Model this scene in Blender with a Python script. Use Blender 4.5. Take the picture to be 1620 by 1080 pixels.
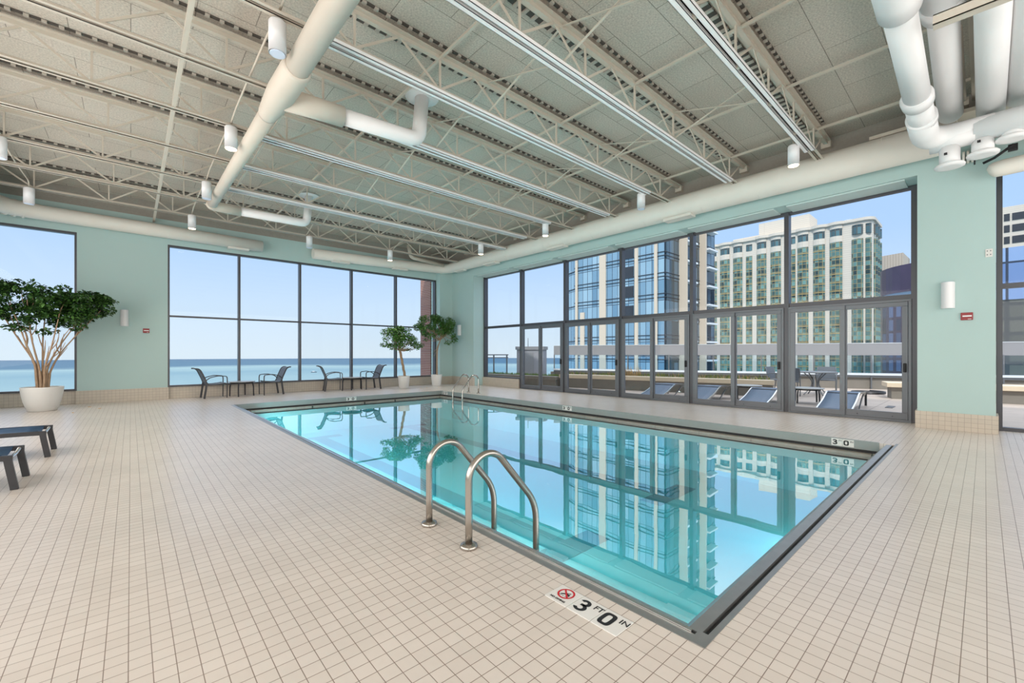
import bpy, bmesh, math, random
from mathutils import Vector, Matrix
R = math.radians
for o in list(bpy.data.objects): bpy.data.objects.remove(o)
S = bpy.context.scene
COL = S.collection
rnd = random.Random(7)

# ------------------------------------------------------------ camera
cam = bpy.data.cameras.new('camera'); camo = bpy.data.objects.new('camera', cam); COL.objects.link(camo)
camo.location = (0, 0, 1.30)
camo.rotation_euler = (R(90), 0, R(-41.92))
cam.sensor_width = 36.0; cam.lens = 671.6/1620*36.0
cam.shift_x = 0.0; cam.shift_y = 19.3/1620
cam.clip_end = 9000; cam.clip_start = 0.05
S.camera = camo
S.view_settings.view_transform = 'Standard'; S.view_settings.look = 'None'
S.view_settings.exposure = 0.0; S.view_settings.gamma = 1.0
S.view_settings.use_curve_mapping = False
try: S.cycles.transparent_max_bounces = 24
except Exception: pass

# ------------------------------------------------------------ sky, sun, fill lights
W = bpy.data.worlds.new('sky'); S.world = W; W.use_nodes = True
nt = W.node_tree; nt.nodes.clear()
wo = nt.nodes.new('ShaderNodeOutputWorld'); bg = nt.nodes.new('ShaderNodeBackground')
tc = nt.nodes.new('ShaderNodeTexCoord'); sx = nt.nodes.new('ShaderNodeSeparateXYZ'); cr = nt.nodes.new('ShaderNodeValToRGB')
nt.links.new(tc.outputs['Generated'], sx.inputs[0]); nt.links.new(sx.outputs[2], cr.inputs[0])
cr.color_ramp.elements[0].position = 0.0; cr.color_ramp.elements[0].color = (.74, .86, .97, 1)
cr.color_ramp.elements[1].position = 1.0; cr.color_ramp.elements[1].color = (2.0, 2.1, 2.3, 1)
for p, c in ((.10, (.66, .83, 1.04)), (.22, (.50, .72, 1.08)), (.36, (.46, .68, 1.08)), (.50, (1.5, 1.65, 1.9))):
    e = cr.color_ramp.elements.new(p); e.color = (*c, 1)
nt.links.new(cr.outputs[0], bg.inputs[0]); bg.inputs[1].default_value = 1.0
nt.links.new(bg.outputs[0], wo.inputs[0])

def light(name, kind, loc, direction, energy, color=(1, 1, 1), **kw):
    l = bpy.data.lights.new(name, kind); l.energy = energy; l.color = color
    for k, v in kw.items(): setattr(l, k, v)
    o = bpy.data.objects.new(name, l); o.location = loc
    o.rotation_euler = Vector(direction).to_track_quat('-Z', 'Y').to_euler()
    COL.objects.link(o); return o
light('sun', 'SUN', (0, 0, 40), (.80, .42, -.95), 2.6, (1, .95, .87), angle=R(1.5))
# added fill lights inside the solid left and rear walls, out of view
light('left_window_daylight', 'AREA', (-2.98, 5.6, 2.5), (1, 0, .10), 560, (1, .955, .92), shape='RECTANGLE', size=16, size_y=3.2)
light('rear_window_daylight', 'AREA', (4.2, -3.98, 2.5), (0, 1, .05), 360, (1, .95, .92), shape='RECTANGLE', size=11.5, size_y=3.2)

# ------------------------------------------------------------ materials
def nodes(m):
    m.use_nodes = True
    return m.node_tree, m.node_tree.nodes['Principled BSDF']
def mat(name, col, rough=.6, metal=0, noise=0, nscale=8, bump=0, spec=.5, emit=None, estr=0):
    m = bpy.data.materials.new(name); t, b = nodes(m)
    b.inputs['Base Color'].default_value = (*col, 1); b.inputs['Roughness'].default_value = rough
    b.inputs['Metallic'].default_value = metal
    if 'Specular IOR Level' in b.inputs: b.inputs['Specular IOR Level'].default_value = spec
    if noise or bump:
        tc = t.nodes.new('ShaderNodeTexCoord'); n = t.nodes.new('ShaderNodeTexNoise'); n.inputs['Scale'].default_value = nscale
        n.inputs['Detail'].default_value = 6
        t.links.new(tc.outputs['Object'], n.inputs['Vector'])
        if noise:
            mx = t.nodes.new('ShaderNodeMix'); mx.data_type = 'RGBA'
            mx.inputs[6].default_value = (*[c*(1-noise) for c in col], 1); mx.inputs[7].default_value = (*[min(1, c*(1+noise)) for c in col], 1)
            t.links.new(n.outputs[0], mx.inputs[0]); t.links.new(mx.outputs[2], b.inputs['Base Color'])
        if bump:
            bp = t.nodes.new('ShaderNodeBump'); bp.inputs['Strength'].default_value = bump; bp.inputs['Distance'].default_value = .01
            t.links.new(n.outputs[0], bp.inputs['Height']); t.links.new(bp.outputs[0], b.inputs['Normal'])
    if emit:
        b.inputs['Emission Color'].default_value = (*emit, 1); b.inputs['Emission Strength'].default_value = estr
    return m
def grid_mat(name, c1, c2, mortar, w, h, ms, axes='xy', rough=.4, offset=0.0, org=(0, 0, 0), noise=None, bump=.2, metal=0, bias=0, spec=.5):
    """tile or panel grid on two object axes"""
    m = bpy.data.materials.new(name); t, b = nodes(m)
    tc = t.nodes.new('ShaderNodeTexCoord'); mp = t.nodes.new('ShaderNodeMapping'); mp.inputs['Location'].default_value = org
    sp = t.nodes.new('ShaderNodeSeparateXYZ'); cb = t.nodes.new('ShaderNodeCombineXYZ'); br = t.nodes.new('ShaderNodeTexBrick')
    t.links.new(tc.outputs['Object'], mp.inputs[0]); t.links.new(mp.outputs[0], sp.inputs[0])
    ix = {'x': 0, 'y': 1, 'z': 2}
    t.links.new(sp.outputs[ix[axes[0]]], cb.inputs[0]); t.links.new(sp.outputs[ix[axes[1]]], cb.inputs[1])
    t.links.new(cb.outputs[0], br.inputs['Vector'])
    br.offset = offset; br.offset_frequency = 2; br.squash = 1
    br.inputs['Color1'].default_value = (*c1, 1); br.inputs['Color2'].default_value = (*c2, 1); br.inputs['Mortar'].default_value = (*mortar, 1)
    br.inputs['Scale'].default_value = 1; br.inputs['Mortar Size'].default_value = ms; br.inputs['Mortar Smooth'].default_value = .1
    br.inputs['Brick Width'].default_value = w; br.inputs['Row Height'].default_value = h; br.inputs['Bias'].default_value = bias
    out = br.outputs['Color']
    if noise:
        n = t.nodes.new('ShaderNodeTexNoise'); n.inputs['Scale'].default_value = noise[0]; n.inputs['Detail'].default_value = 8
        t.links.new(tc.outputs['Object'], n.inputs['Vector'])
        rp = t.nodes.new('ShaderNodeMapRange'); rp.inputs[1].default_value = .3; rp.inputs[2].default_value = .7
        rp.inputs[3].default_value = 1-noise[1]; rp.inputs[4].default_value = 1+noise[1]
        t.links.new(n.outputs[0], rp.inputs[0])
        vm = t.nodes.new('ShaderNodeVectorMath'); vm.operation = 'SCALE'
        t.links.new(out, vm.inputs[0]); t.links.new(rp.outputs[0], vm.inputs['Scale']); out = vm.outputs[0]
    t.links.new(out, b.inputs['Base Color'])
    b.inputs['Roughness'].default_value = rough; b.inputs['Metallic'].default_value = metal
    b.inputs['Specular IOR Level'].default_value = spec
    if bump:
        bp = t.nodes.new('ShaderNodeBump'); bp.inputs['Strength'].default_value = bump; bp.inputs['Distance'].default_value = .003; bp.invert = True
        t.links.new(br.outputs['Fac'], bp.inputs['Height']); t.links.new(bp.outputs[0], b.inputs['Normal'])
    return m
def glass_mat(name, tint=(.95, .97, .97), refl=1.0, ior=1.35):
    m = bpy.data.materials.new(name); m.use_nodes = True; t = m.node_tree; t.nodes.clear()
    o = t.nodes.new('ShaderNodeOutputMaterial'); tr = t.nodes.new('ShaderNodeBsdfTransparent'); gl = t.nodes.new('ShaderNodeBsdfGlossy')
    tr.inputs[0].default_value = (*tint, 1); gl.inputs['Roughness'].default_value = 0.0
    fr = t.nodes.new('ShaderNodeFresnel'); fr.inputs[0].default_value = ior
    mu = t.nodes.new('ShaderNodeMath'); mu.operation = 'MULTIPLY'; mu.inputs[1].default_value = refl; mu.use_clamp = True
    mx = t.nodes.new('ShaderNodeMixShader')
    ge = t.nodes.new('ShaderNodeNewGeometry'); su = t.nodes.new('ShaderNodeMath'); su.operation = 'SUBTRACT'; su.inputs[0].default_value = 1
    m2 = t.nodes.new('ShaderNodeMath'); m2.operation = 'MULTIPLY'
    t.links.new(ge.outputs['Backfacing'], su.inputs[1]); t.links.new(fr.outputs[0], mu.inputs[0]); t.links.new(mu.outputs[0], m2.inputs[0])
    t.links.new(su.outputs[0], m2.inputs[1]); t.links.new(m2.outputs[0], mx.inputs[0])
    t.links.new(tr.outputs[0], mx.inputs[1]); t.links.new(gl.outputs[0], mx.inputs[2]); t.links.new(mx.outputs[0], o.inputs[0])
    return m

P = .0758
M = {}
M['tile'] = grid_mat('floor_tile', (.68, .615, .555), (.64, .575, .515), (.24, .18, .145), P, P, .0017, 'xy', rough=.30, org=(-1.66, -1.585, 0), noise=(1.3, .05), bump=.35)
M['base_y'] = grid_mat('wall_base_tile', (.60, .53, .44), (.56, .50, .42), (.36, .30, .25), .0758, .0758, .0022, 'xz', rough=.35)
M['base_x'] = grid_mat('column_base_tile', (.60, .53, .44), (.56, .50, .42), (.36, .30, .25), .0758, .0758, .0022, 'yz', rough=.35)
M['teal'] = mat('teal_paint', (.455, .61, .59), .7, noise=.02, nscale=2)
M['ceil'] = grid_mat('fibre_deck_panel', (.56, .505, .435), (.51, .46, .39), (.25, .22, .185), 1.22, .61, .005, 'xy', rough=.9, offset=.5, org=(0, -.30, 0), noise=(45, .22), bump=.3)
M['ceilband'] = mat('fibre_band', (.34, .32, .28), .9, noise=.12, nscale=25)
M['joist'] = mat('beige_steel', (.60, .545, .46), .5, noise=.05, nscale=4)
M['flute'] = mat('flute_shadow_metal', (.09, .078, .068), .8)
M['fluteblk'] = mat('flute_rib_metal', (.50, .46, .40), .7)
M['white_steel'] = mat('white_painted_strut', (.93, .93, .93), .4)
M['duct'] = mat('duct_wrap', (.78, .75, .68), .55, noise=.04, nscale=3, bump=.15)
M['ductb'] = mat('beige_duct_wrap', (.70, .63, .54), .55, noise=.05, nscale=3, bump=.15)
M['ductw'] = mat('white_duct_jacket', (.84, .84, .84), .45, noise=.03, nscale=3)
M['frame'] = mat('charcoal_aluminium', (.085, .085, .095), .35, metal=.3)
M['frameg'] = mat('grey_door_aluminium', (.15, .16, .175), .38, metal=.35)
M['white'] = mat('white_enamel', (.84, .84, .85), .35)
M['glow'] = mat('lamp_lens', (1, .9, .75), .5, emit=(1, .80, .52), estr=6)
M['lens_off'] = mat('lamp_lens_plain', (.72, .78, .92), .4)
M['glass'] = glass_mat('window_glass', (.97, .985, .985), .7)
M['railglass'] = glass_mat('railing_glass', (.82, .90, .95), 1.2)
M['steel'] = mat('stainless_steel', (.62, .61, .59), .22, metal=1, noise=.08, nscale=14)
M['steeld'] = mat('dull_gutter_steel', (.42, .415, .40), .38, metal=.85, noise=.15, nscale=9)
M['steelh'] = mat('handrail_steel', (.46, .425, .385), .27, metal=1, noise=.06, nscale=20)
M['black'] = mat('black_slot', (.015, .015, .017), .6)
M['dark'] = mat('dark_bronze_frame', (.055, .055, .06), .38, metal=.4)
M['sling'] = mat('navy_sling', (.012, .05, .115), .45, noise=.3, nscale=30)
M['sling2'] = mat('grey_mesh_sling', (.10, .115, .14), .6, noise=.2, nscale=60)
M['sling3'] = mat('steel_blue_sling', (.10, .145, .22), .5, noise=.15, nscale=40)
M['chrome'] = mat('bright_aluminium', (.75, .75, .74), .2, metal=.9)
M['pot'] = mat('white_planter', (.80, .78, .74), .45)
M['soil'] = mat('soil', (.05, .035, .025), .95, noise=.3, nscale=50)
M['bark'] = mat('bark', (.40, .27, .17), .8, noise=.25, nscale=18, bump=.4)
M['leaf'] = mat('dark_leaf', (.022, .068, .012), .42, noise=.65, nscale=6)
M['leaf2'] = mat('mid_green_leaf', (.06, .15, .025), .45, noise=.6, nscale=6)
M['leaf3'] = mat('fresh_leaf', (.10, .24, .04), .45, noise=.5, nscale=6)
M['coping'] = mat('grey_coping', (.27, .30, .29), .4, noise=.06, nscale=6)
M['shelf'] = grid_mat('gutter_stone', (.30, .28, .24), (.27, .25, .22), (.22, .2, .18), 1.8, .9, .008, 'xy', rough=.3, noise=(8, .1))
M['plaster'] = mat('aqua_plaster', (.17, .80, .86), .8, noise=.03, nscale=1.5)
M['lane'] = mat('dark_teal_lane', (.008, .36, .43), .7)
M['marker'] = mat('marker_tile', (.74, .73, .70), .35)
M['ink'] = mat('black_ink', (.012, .012, .014), .5)
M['redink'] = mat('red_ink', (.55, .01, .02), .45)
M['red'] = mat('dark_red_enamel', (.28, .012, .015), .35)
M['orange'] = mat('yellow_leaf', (.75, .42, .08), .7)

def water_mat():
    m = bpy.data.materials.new('pool_water'); m.use_nodes = True; t = m.node_tree; t.nodes.clear()
    o = t.nodes.new('ShaderNodeOutputMaterial'); tr = t.nodes.new('ShaderNodeBsdfTransparent'); gl = t.nodes.new('ShaderNodeBsdfGlossy')
    tr.inputs[0].default_value = (.74, .97, .98, 1); gl.inputs['Roughness'].default_value = .0; gl.inputs[0].default_value = (1, 1, 1, 1)
    fr = t.nodes.new('ShaderNodeFresnel'); fr.inputs[0].default_value = 1.33
    cr = t.nodes.new('ShaderNodeValToRGB'); cr.color_ramp.interpolation = 'LINEAR'
    cr.color_ramp.elements[0].position = 0; cr.color_ramp.elements[0].color = (.12,)*3+(1,)
    cr.color_ramp.elements[1].position = 1; cr.color_ramp.elements[1].color = (1,)*4
    for p, v in ((.08, .44), (.2, .62), (.4, .76)):
        e = cr.color_ramp.elements.new(p); e.color = (v, v, v, 1)
    tc = t.nodes.new('ShaderNodeTexCoord'); n = t.nodes.new('ShaderNodeTexNoise'); n.inputs['Scale'].default_value = 1.6; n.inputs['Detail'].default_value = 2
    bp = t.nodes.new('ShaderNodeBump'); bp.inputs['Strength'].default_value = .05; bp.inputs['Distance'].default_value = .02
    t.links.new(tc.outputs['Object'], n.inputs['Vector']); t.links.new(n.outputs[0], bp.inputs['Height']); t.links.new(bp.outputs[0], gl.inputs['Normal'])
    mx = t.nodes.new('ShaderNodeMixShader')
    t.links.new(fr.outputs[0], cr.inputs[0]); t.links.new(cr.outputs[0], mx.inputs[0])
    t.links.new(tr.outputs[0], mx.inputs[1]); t.links.new(gl.outputs[0], mx.inputs[2]); t.links.new(mx.outputs[0], o.inputs[0])
    return m
M['water'] = water_mat()

# ------------------------------------------------------------ mesh builder
class MB:
    def __init__(s): s.b = bmesh.new(); s.mi = 0
    def _set(s, faces):
        for f in faces: f.material_index = s.mi
    def box(s, x0, x1, y0, y1, z0, z1):
        vs = [s.b.verts.new((x, y, z)) for z in (z0, z1) for y in (y0, y1) for x in (x0, x1)]
        q = ((0, 2, 3, 1), (4, 5, 7, 6), (0, 1, 5, 4), (2, 6, 7, 3), (0, 4, 6, 2), (1, 3, 7, 5))
        s._set([s.b.faces.new([vs[i] for i in f]) for f in q]); return s
    def poly(s, pts):
        s._set([s.b.faces.new([s.b.verts.new(p) for p in pts])]); return s
    def prism(s, xy, z0, z1):
        a = [s.b.verts.new((x, y, z0)) for x, y in xy]; c = [s.b.verts.new((x, y, z1)) for x, y in xy]; n = len(xy)
        fs = [s.b.faces.new(a[::-1]), s.b.faces.new(c)]
        for i in range(n): fs.append(s.b.faces.new((a[i], a[(i+1) % n], c[(i+1) % n], c[i])))
        s._set(fs); return s
    def sweep(s, pts, rad, n=10, cap=True, flat=None, up=None):
        """tube along pts; rad a number or list; flat=(w,h) gives a rectangular bar"""
        pts = [Vector(p) for p in pts]; m = len(pts)
        rr = rad if isinstance(rad, (list, tuple)) else [rad]*m
        prev = None; rings = []
        for i, p in enumerate(pts):
            d = (pts[min(i+1, m-1)]-pts[max(i-1, 0)]).normalized()
            if prev is None:
                a = Vector(up) if up else (Vector((0, 0, 1)) if abs(d.z) < .9 else Vector((1, 0, 0)))
                u = (a-d*a.dot(d)).normalized()
            else:
                u = (prev-d*prev.dot(d)).normalized()
            prev = u; v = d.cross(u); ring = []
            if flat:
                for a, c in ((1, 1), (1, -1), (-1, -1), (-1, 1)):
                    ring.append(s.b.verts.new(p+v*(a*flat[0]/2)+u*(c*flat[1]/2)))
            else:
                for k in range(n):
                    t = 2*math.pi*k/n; ring.append(s.b.verts.new(p+(u*math.cos(t)+v*math.sin(t))*rr[i]))
            rings.append(ring)
        fs = []
        for a, c in zip(rings, rings[1:]):
            k = len(a)
            for j in range(k): fs.append(s.b.faces.new((a[j], a[(j+1) % k], c[(j+1) % k], c[j])))
        if cap: fs += [s.b.faces.new(rings[0][::-1]), s.b.faces.new(rings[-1])]
        s._set(fs)
        if not flat:
            for f in fs[:-2] if cap else fs: f.smooth = True
        return s
    def bar(s, a, b, w, h=None, up=None): return s.sweep([a, b], 1, flat=(w, h or w), up=up)
    def lathe(s, prof, n=32, c=(0, 0, 0)):
        rings = []
        for r, z in prof:
            rings.append([s.b.verts.new((c[0]+max(r, .0005)*math.cos(2*math.pi*k/n), c[1]+max(r, .0005)*math.sin(2*math.pi*k/n), c[2]+z)) for k in range(n)])
        fs = []
        for a, d in zip(rings, rings[1:]):
            for j in range(n): fs.append(s.b.faces.new((a[j], a[(j+1) % n], d[(j+1) % n], d[j])))
        for f in fs: f.smooth = True
        fs += [s.b.faces.new(rings[0][::-1]), s.b.faces.new(rings[-1])]
        s._set(fs); return s
    def build(s, name, mats, parent=None, loc=None, rot=None, smooth_angle=None):
        me = bpy.data.meshes.new(name); bmesh.ops.recalc_face_normals(s.b, faces=s.b.faces)
        s.b.to_mesh(me); s.b.free()
        for m_ in (mats if isinstance(mats, (list, tuple)) else [mats]): me.materials.append(m_)
        o = bpy.data.objects.new(name, me); COL.objects.link(o)
        if loc: o.location = loc
        if rot: o.rotation_euler = rot
        if parent: o.parent = parent
        return o
def tag(o, label=None, cat=None, group=None, kind=None):
    if label: o['label'] = label
    if cat: o['category'] = cat
    if group: o['group'] = group
    if kind: o['kind'] = kind
    return o
def thing(name, label, cat, loc=(0, 0, 0), rz=0, group=None, kind=None):
    o = bpy.data.objects.new(name, None); COL.objects.link(o); o.empty_display_size = .1
    o.location = loc; o.rotation_euler = (0, 0, rz); return tag(o, label, cat, group, kind)
def struct(o, label, cat): return tag(o, label, cat, kind='structure')
def copy_tree(o, parent=None):
    c = o.copy(); COL.objects.link(c)
    if parent: c.parent = parent
    for ch in list(o.children): copy_tree(ch, c)
    return c
def bevel(o, w, seg=2):
    b = o.modifiers.new('bevel', 'BEVEL'); b.width = w; b.segments = seg; b.limit_method = 'ANGLE'; return o
def smooth_path(pts, n=6):
    """Catmull-Rom through pts"""
    P_ = [Vector(p) for p in pts]; out = []
    for i in range(len(P_)-1):
        p0 = P_[max(i-1, 0)]; p1 = P_[i]; p2 = P_[i+1]; p3 = P_[min(i+2, len(P_)-1)]
        for k in range(n):
            t = k/n; out.append(.5*((2*p1)+(p2-p0)*t+(2*p0-5*p1+4*p2-p3)*t*t+(3*p1-p0-3*p2+p3)*t**3))
    out.append(P_[-1]); return out
def fillet(pts, r, n=8):
    P_ = [Vector(p) for p in pts]; out = [P_[0]]
    for i in range(1, len(P_)-1):
        a, b, c = P_[i-1], P_[i], P_[i+1]
        u = (a-b); v = (c-b); q = min(r, u.length*.49, v.length*.49)
        s_ = b+u.normalized()*q; e_ = b+v.normalized()*q
        for k in range(n+1):
            t = k/n; out.append(s_.lerp(b, t).lerp(b.lerp(e_, t), t))
    out.append(P_[-1]); return out

# ------------------------------------------------------------ room shell
PX0, PX1, PY0, PY1 = 1.88, 8.10, .825, 12.75     # opening in the deck
XL, XR, YB, YR = -3.2, 11.12, 16.1, -4.2        # outer faces
XW, YW = 10.37, 15.70                           # inner wall faces
m = MB()
for a in ((XL, PX0, YR, YB), (PX1, XR, YR, YB), (PX0, PX1, YR, PY0), (PX0, PX1, PY1, YB)): m.box(*a, -.30, 0)
struct(m.build('floor', M['tile']), 'small square cream tile deck around the pool', 'floor')
ce = MB().box(XL, XR, YR, YB, 5.60, 5.75).build('ceiling', M['ceil'])
struct(ce, 'grey mottled fibre deck panels above the open joists', 'ceiling')

# right wall
m = MB()
m.box(XW, XR, YR, YB, 4.46, 5.16)
m.box(XW, XR, -.12, .80, 0, 4.46)
m.box(XW, XR, 13.90, YB, 0, 4.46)
m.box(XW, XR, YR, -2.9, 0, 4.46)
struct(m.build('wall_right', M['teal']), 'pale teal wall with the glazed doors', 'wall')
m = MB()
m.box(XW, XR, YR, YB, 5.16, 5.60)
struct(m.build('trim_1', M['ceilband']), 'grey band of wall above the right duct', 'trim')
# back wall
m = MB()
m.box(XL, XW, YW, YB, 4.44, 5.14)
m.box(-1.04, .79, YW, YB, 0, 4.44)
m.box(9.74, XW, 15.42, YB, 0, 5.14)
struct(m.build('wall_back', M['teal']), 'pale teal wall facing the lake', 'wall')
m = MB(); m.box(XL, XW, YW, YB, 5.14, 5.60)
struct(m.build('trim_2', M['ceilband']), 'grey band of wall above the back duct', 'trim')
# left and rear walls (solid, with added panels on their inner faces)
struct(MB().box(XL-.2, XL, YR, YB, 0, 5.6).build('wall_left', M['teal']), 'teal wall left of the loungers, out of frame', 'wall')
struct(MB().box(XL-.2, XR, YR-.2, YR, 0, 5.6).build('wall_rear', M['teal']), 'teal wall behind the camera, out of frame', 'wall')
# tiled bases and curbs
m = MB(); m.box(XL, -1.04, 15.76, YB, 0, .34); m.box(.79, 9.74, 15.76, YB, 0, .34); m.box(-1.06, .81, YW-.025, YW+.05, 0, .335)
struct(m.build('baseboard_back', M['base_y']), 'small tile base and window curb along the lake wall', 'baseboard')
m = MB(); m.box(9.72, XW-.02, 15.395, 15.45, 0, .335)
struct(m.build('baseboard_corner', M['base_y']), 'tile base on the corner pier behind the potted tree', 'baseboard')
m = MB(); m.box(XW-.025, XW+.05, 13.88, 15.395, 0, .335); m.box(10.84, XR, 11.70, 13.92, 0, .34)
struct(m.build('baseboard_right', M['base_x']), 'tile base and curb beside the far end of the glazed doors', 'baseboard')
m = MB(); m.box(XW-.03, XW+.05, -.14, .82, 0, .295); m.box(XW+.02, XR, .78, .83, 0, .295); m.box(XW+.02, XR, -.15, -.1, 0, .295)
struct(m.build('baseboard_column', M['base_x']), 'square tile base around the teal column right of the doors', 'baseboard')
# white soffit liners above the door glazing
YM = [13.90, 11.65, 9.48, 7.27, 5.12, 2.96, .85]
m = MB()
for a, b in zip(YM, YM[1:]): m.box(XW+.06, 10.93, b+.12, a-.12, 4.435, 4.46)
struct(m.build('trim_3', mat('pale_teal_paint', (.56, .68, .66), .7)), 'pale soffit strips between the tops of the mullions', 'trim')

# ------------------------------------------------------------ windows
def pane(par, a, b, axis, c, z0, z1):
    mm = MB()
    if axis == 'y': mm.box(a, b, c-.004, c+.004, z0, z1)
    else: mm.box(c-.004, c+.004, a, b, z0, z1)
    return mm.build('pane', M['glass'], par)
def back_window(n, xs, label):
    t = struct(thing('window_%d' % n, None, None), label, 'window')
    m = MB(); y0, y1 = 15.72, 15.86; x0, x1 = xs[0], xs[-1]
    m.box(x0, x1, y0, y1, 4.385, 4.445); m.box(x0, x1, y0, y1, .335, .385)
    m.box(x0, x1, y0+.03, y1, 2.365, 2.415)
    m.build('window_frame', M['frame'], t)
    for i, x in enumerate(xs):
        w = .03 if 0 < i < len(xs)-1 else .025
        xx = x if 0 < i < len(xs)-1 else (x+.02 if i == 0 else x-.02)
        MB().box(xx-w, xx+w, y0-.01, y1+.03, .34, 4.44).build('mullion', M['frame'], t)
    for a, b in zip(xs, xs[1:]):
        pane(t, a+.03, b-.03, 'y', 15.81, .38, 2.37); pane(t, a+.03, b-.03, 'y', 15.81, 2.41, 4.39)
    return t
back_window(1, [-3.15, -1.04], 'tall lake window behind the large potted tree')
back_window(2, [.79, 2.55, 4.335, 6.118, 7.898, 9.72], 'wide lake window of five bays behind the patio chairs')
# right wall: upper band with one full bay
t = struct(thing('window_3', None, None), 'tall grid of dark framed panes over the terrace doors', 'window')
m = MB(); xa, xb = 10.92, 11.04
m.box(xa, xb, .83, 13.92, 4.40, 4.46); m.box(xa, xb, .83, 13.92, 2.33, 2.42); m.box(xa, xb, 11.65, 13.92, .34, .385)
m.build('window_frame', M['frame'], t)
for i, y in enumerate(YM):
    w = .045
    z0 = .34 if i == 0 else 0
    yy = y-.03 if i == 0 else (y+.03 if i == len(YM)-1 else y)
    MB().box(xa-.03, xb+.03, yy-w, yy+w, z0, 4.45).build('mullion', M['frame'], t)
for i, (a, b) in enumerate(zip(YM, YM[1:])):
    pane(t, b+.04, a-.04, 'x', 10.99, 2.42, 4.40)
    if i == 0: pane(t, b+.04, a-.04, 'x', 10.99, .38, 2.34)
t = struct(thing('window_4', None, None), 'tall window right of the teal column', 'window')
m = MB(); m.box(xa, xb, -2.9, -.13, 4.40, 4.46); m.box(xa, xb, -2.9, -.13, 2.40, 2.48); m.box(xa, xb, -2.9, -.13, 0, .06)
m.build('window_frame', M['frame'], t)
for y in (-.165, -1.6, -2.87): MB().box(xa-.03, xb+.03, y-.035, y+.035, 0, 4.45).build('mullion', M['frame'], t)
for a, b in ((-1.57, -.19), (-2.84, -1.63)):
    pane(t, a, b, 'x', 10.99, .06, 2.40); pane(t, a, b, 'x', 10.99, 2.48, 4.40)
# added blind panels behind the fill lights; the walls have no openings
t = struct(thing('window_5', None, None), 'window with drawn blinds in the left wall', 'window')
MB().box(XL+.0, XL+.04, -3, 14.6, .8, 4.2).build('window_blind', M['white'], t)
t = struct(thing('window_6', None, None), 'window with drawn blinds behind the camera', 'window')
MB().box(-2, 10.3, YR, YR+.04, .8, 4.2).build('window_blind', M['white'], t)

# ------------------------------------------------------------ glazed sliding doors
dlab = ['farthest glazed sliding door, beside the curb window', 'second glazed door from the far end', 'middle of the five glazed sliding doors',
        'fourth glazed door, wide view of the pale tower', 'nearest glazed sliding door, beside the teal column']
def frame_rect(m, x0, x1, ya, yb, z0, z1, w, wb=None):
    wb = wb or w
    m.box(x0, x1, ya, yb, z1-w, z1); m.box(x0, x1, ya, yb, z0, z0+wb); m.box(x0, x1, ya, ya+w, z0+wb, z1-w); m.box(x0, x1, yb-w, yb, z0+wb, z1-w)
for i in range(5):
    a, b = YM[i+1]-.045, YM[i+2]+.045
    if i == 4: b += .02
    t = struct(thing('door_%d' % (i+1), None, None), dlab[i], 'door')
    m = MB(); frame_rect(m, 10.86, 11.0, b, a, 0, 2.33, .045, .05); bevel(m.build('door_frame', M['frameg'], t), .004)
    c = (a+b)/2
    for k, (p, q, x, bot) in enumerate(((c-.01, a-.05, 10.82, .10), (b+.05, c+.05, 10.87, .13))):
        m = MB(); frame_rect(m, x, x+.05, p, q, .05, 2.285, .085, bot); d = bevel(m.build('door_panel', M['frameg'], t), .004)
        pane(d, p+.08, q-.08, 'x', x+.025, .05+bot-.01, 2.21)
        if k == 1:
            h = MB().box(10.825, 10.872, p+.02, p+.065, .95, 1.12).build('door_handle', M['black'], d); bevel(h, .01)
            for yy in (p+.22, q-.25): MB().sweep([(10.862, yy, .10), (10.872, yy, .10)], .008, 8).build('screw', M['black'], d)

# ------------------------------------------------------------ swimming pool
WX0, WX1, WY0, WY1, WZ = 2.30, 7.97, 1.10, 12.63, -.20
PZ = -.92
pool = thing('swimming_pool', 'rectangular swimming pool of aqua plaster sunk in the cream tile deck', 'pool', (5, 6.8, 0))
def pp(mb, name, mt, label=None):
    o = mb.build(name, mt); o.parent = pool; o.matrix_parent_inverse = Matrix.Translation(-Vector(pool.location))
    if label: o['label'] = label
    return o
m = MB(); th = .12
m.box(WX0-th, WX1+th, WY0-th, WY1+th, PZ-.15, PZ)
m.box(WX0-th, WX0, WY0-th, WY1+th, PZ, WZ-.005); m.box(WX1, WX1+th, WY0-th, WY1+th, PZ, WZ-.005)
m.box(WX0, WX1, WY0-th, WY0, PZ, WZ-.005); m.box(WX0, WX1, WY1, WY1+th, PZ, WZ-.005)
pp(m, 'basin', M['plaster'])
# steel gutter, left side and near side: outer strip, bright lip, sloping plate down to the water
m = MB()
m.prism([(PX0, PY0), (PX0+.062, PY0+.06), (PX0+.062, PY1), (PX0, PY1)], -.06, .003)
m.poly([(1.966, PY0+.115, -.005), (1.966, PY1-.02, -.005), (WX0, PY1-.1, WZ+.004), (WX0, WY0, WZ+.004)])
m.prism([(PX0+.1, PY0), (PX1+.10, PY0), (PX1+.10, PY0+.028), (PX0+.1, PY0+.028)], -.06, .003)
m.prism([(PX0+.09, PY0+.055), (PX1-.04, PY0+.055), (PX1-.08, PY0+.115), (PX0+.09, PY0+.115)], -.08, .001)
m.poly([(1.966, PY0+.115, -.002), (PX1-.08, PY0+.115, -.002), (WX1, WY0, WZ+.004), (WX0, WY0, WZ+.004)])
m.prism([(PX0-.002, PY0-.002), (PX0+.10, PY0-.002), (PX0+.10, PY0+.07), (PX0-.002, PY0+.07)], -.08, .005)
pp(m, 'gutter', M['steeld'], 'dull stainless steel overflow gutter')
m = MB(); m.box(1.944, 1.966, PY0+.09, PY1, -.05, .009)
pp(m, 'lip', M['steel'], 'bright steel lip')
m = MB(); m.box(PX0+.1, PX1+.09, PY0+.028, PY0+.055, -.09, -.02)
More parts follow.
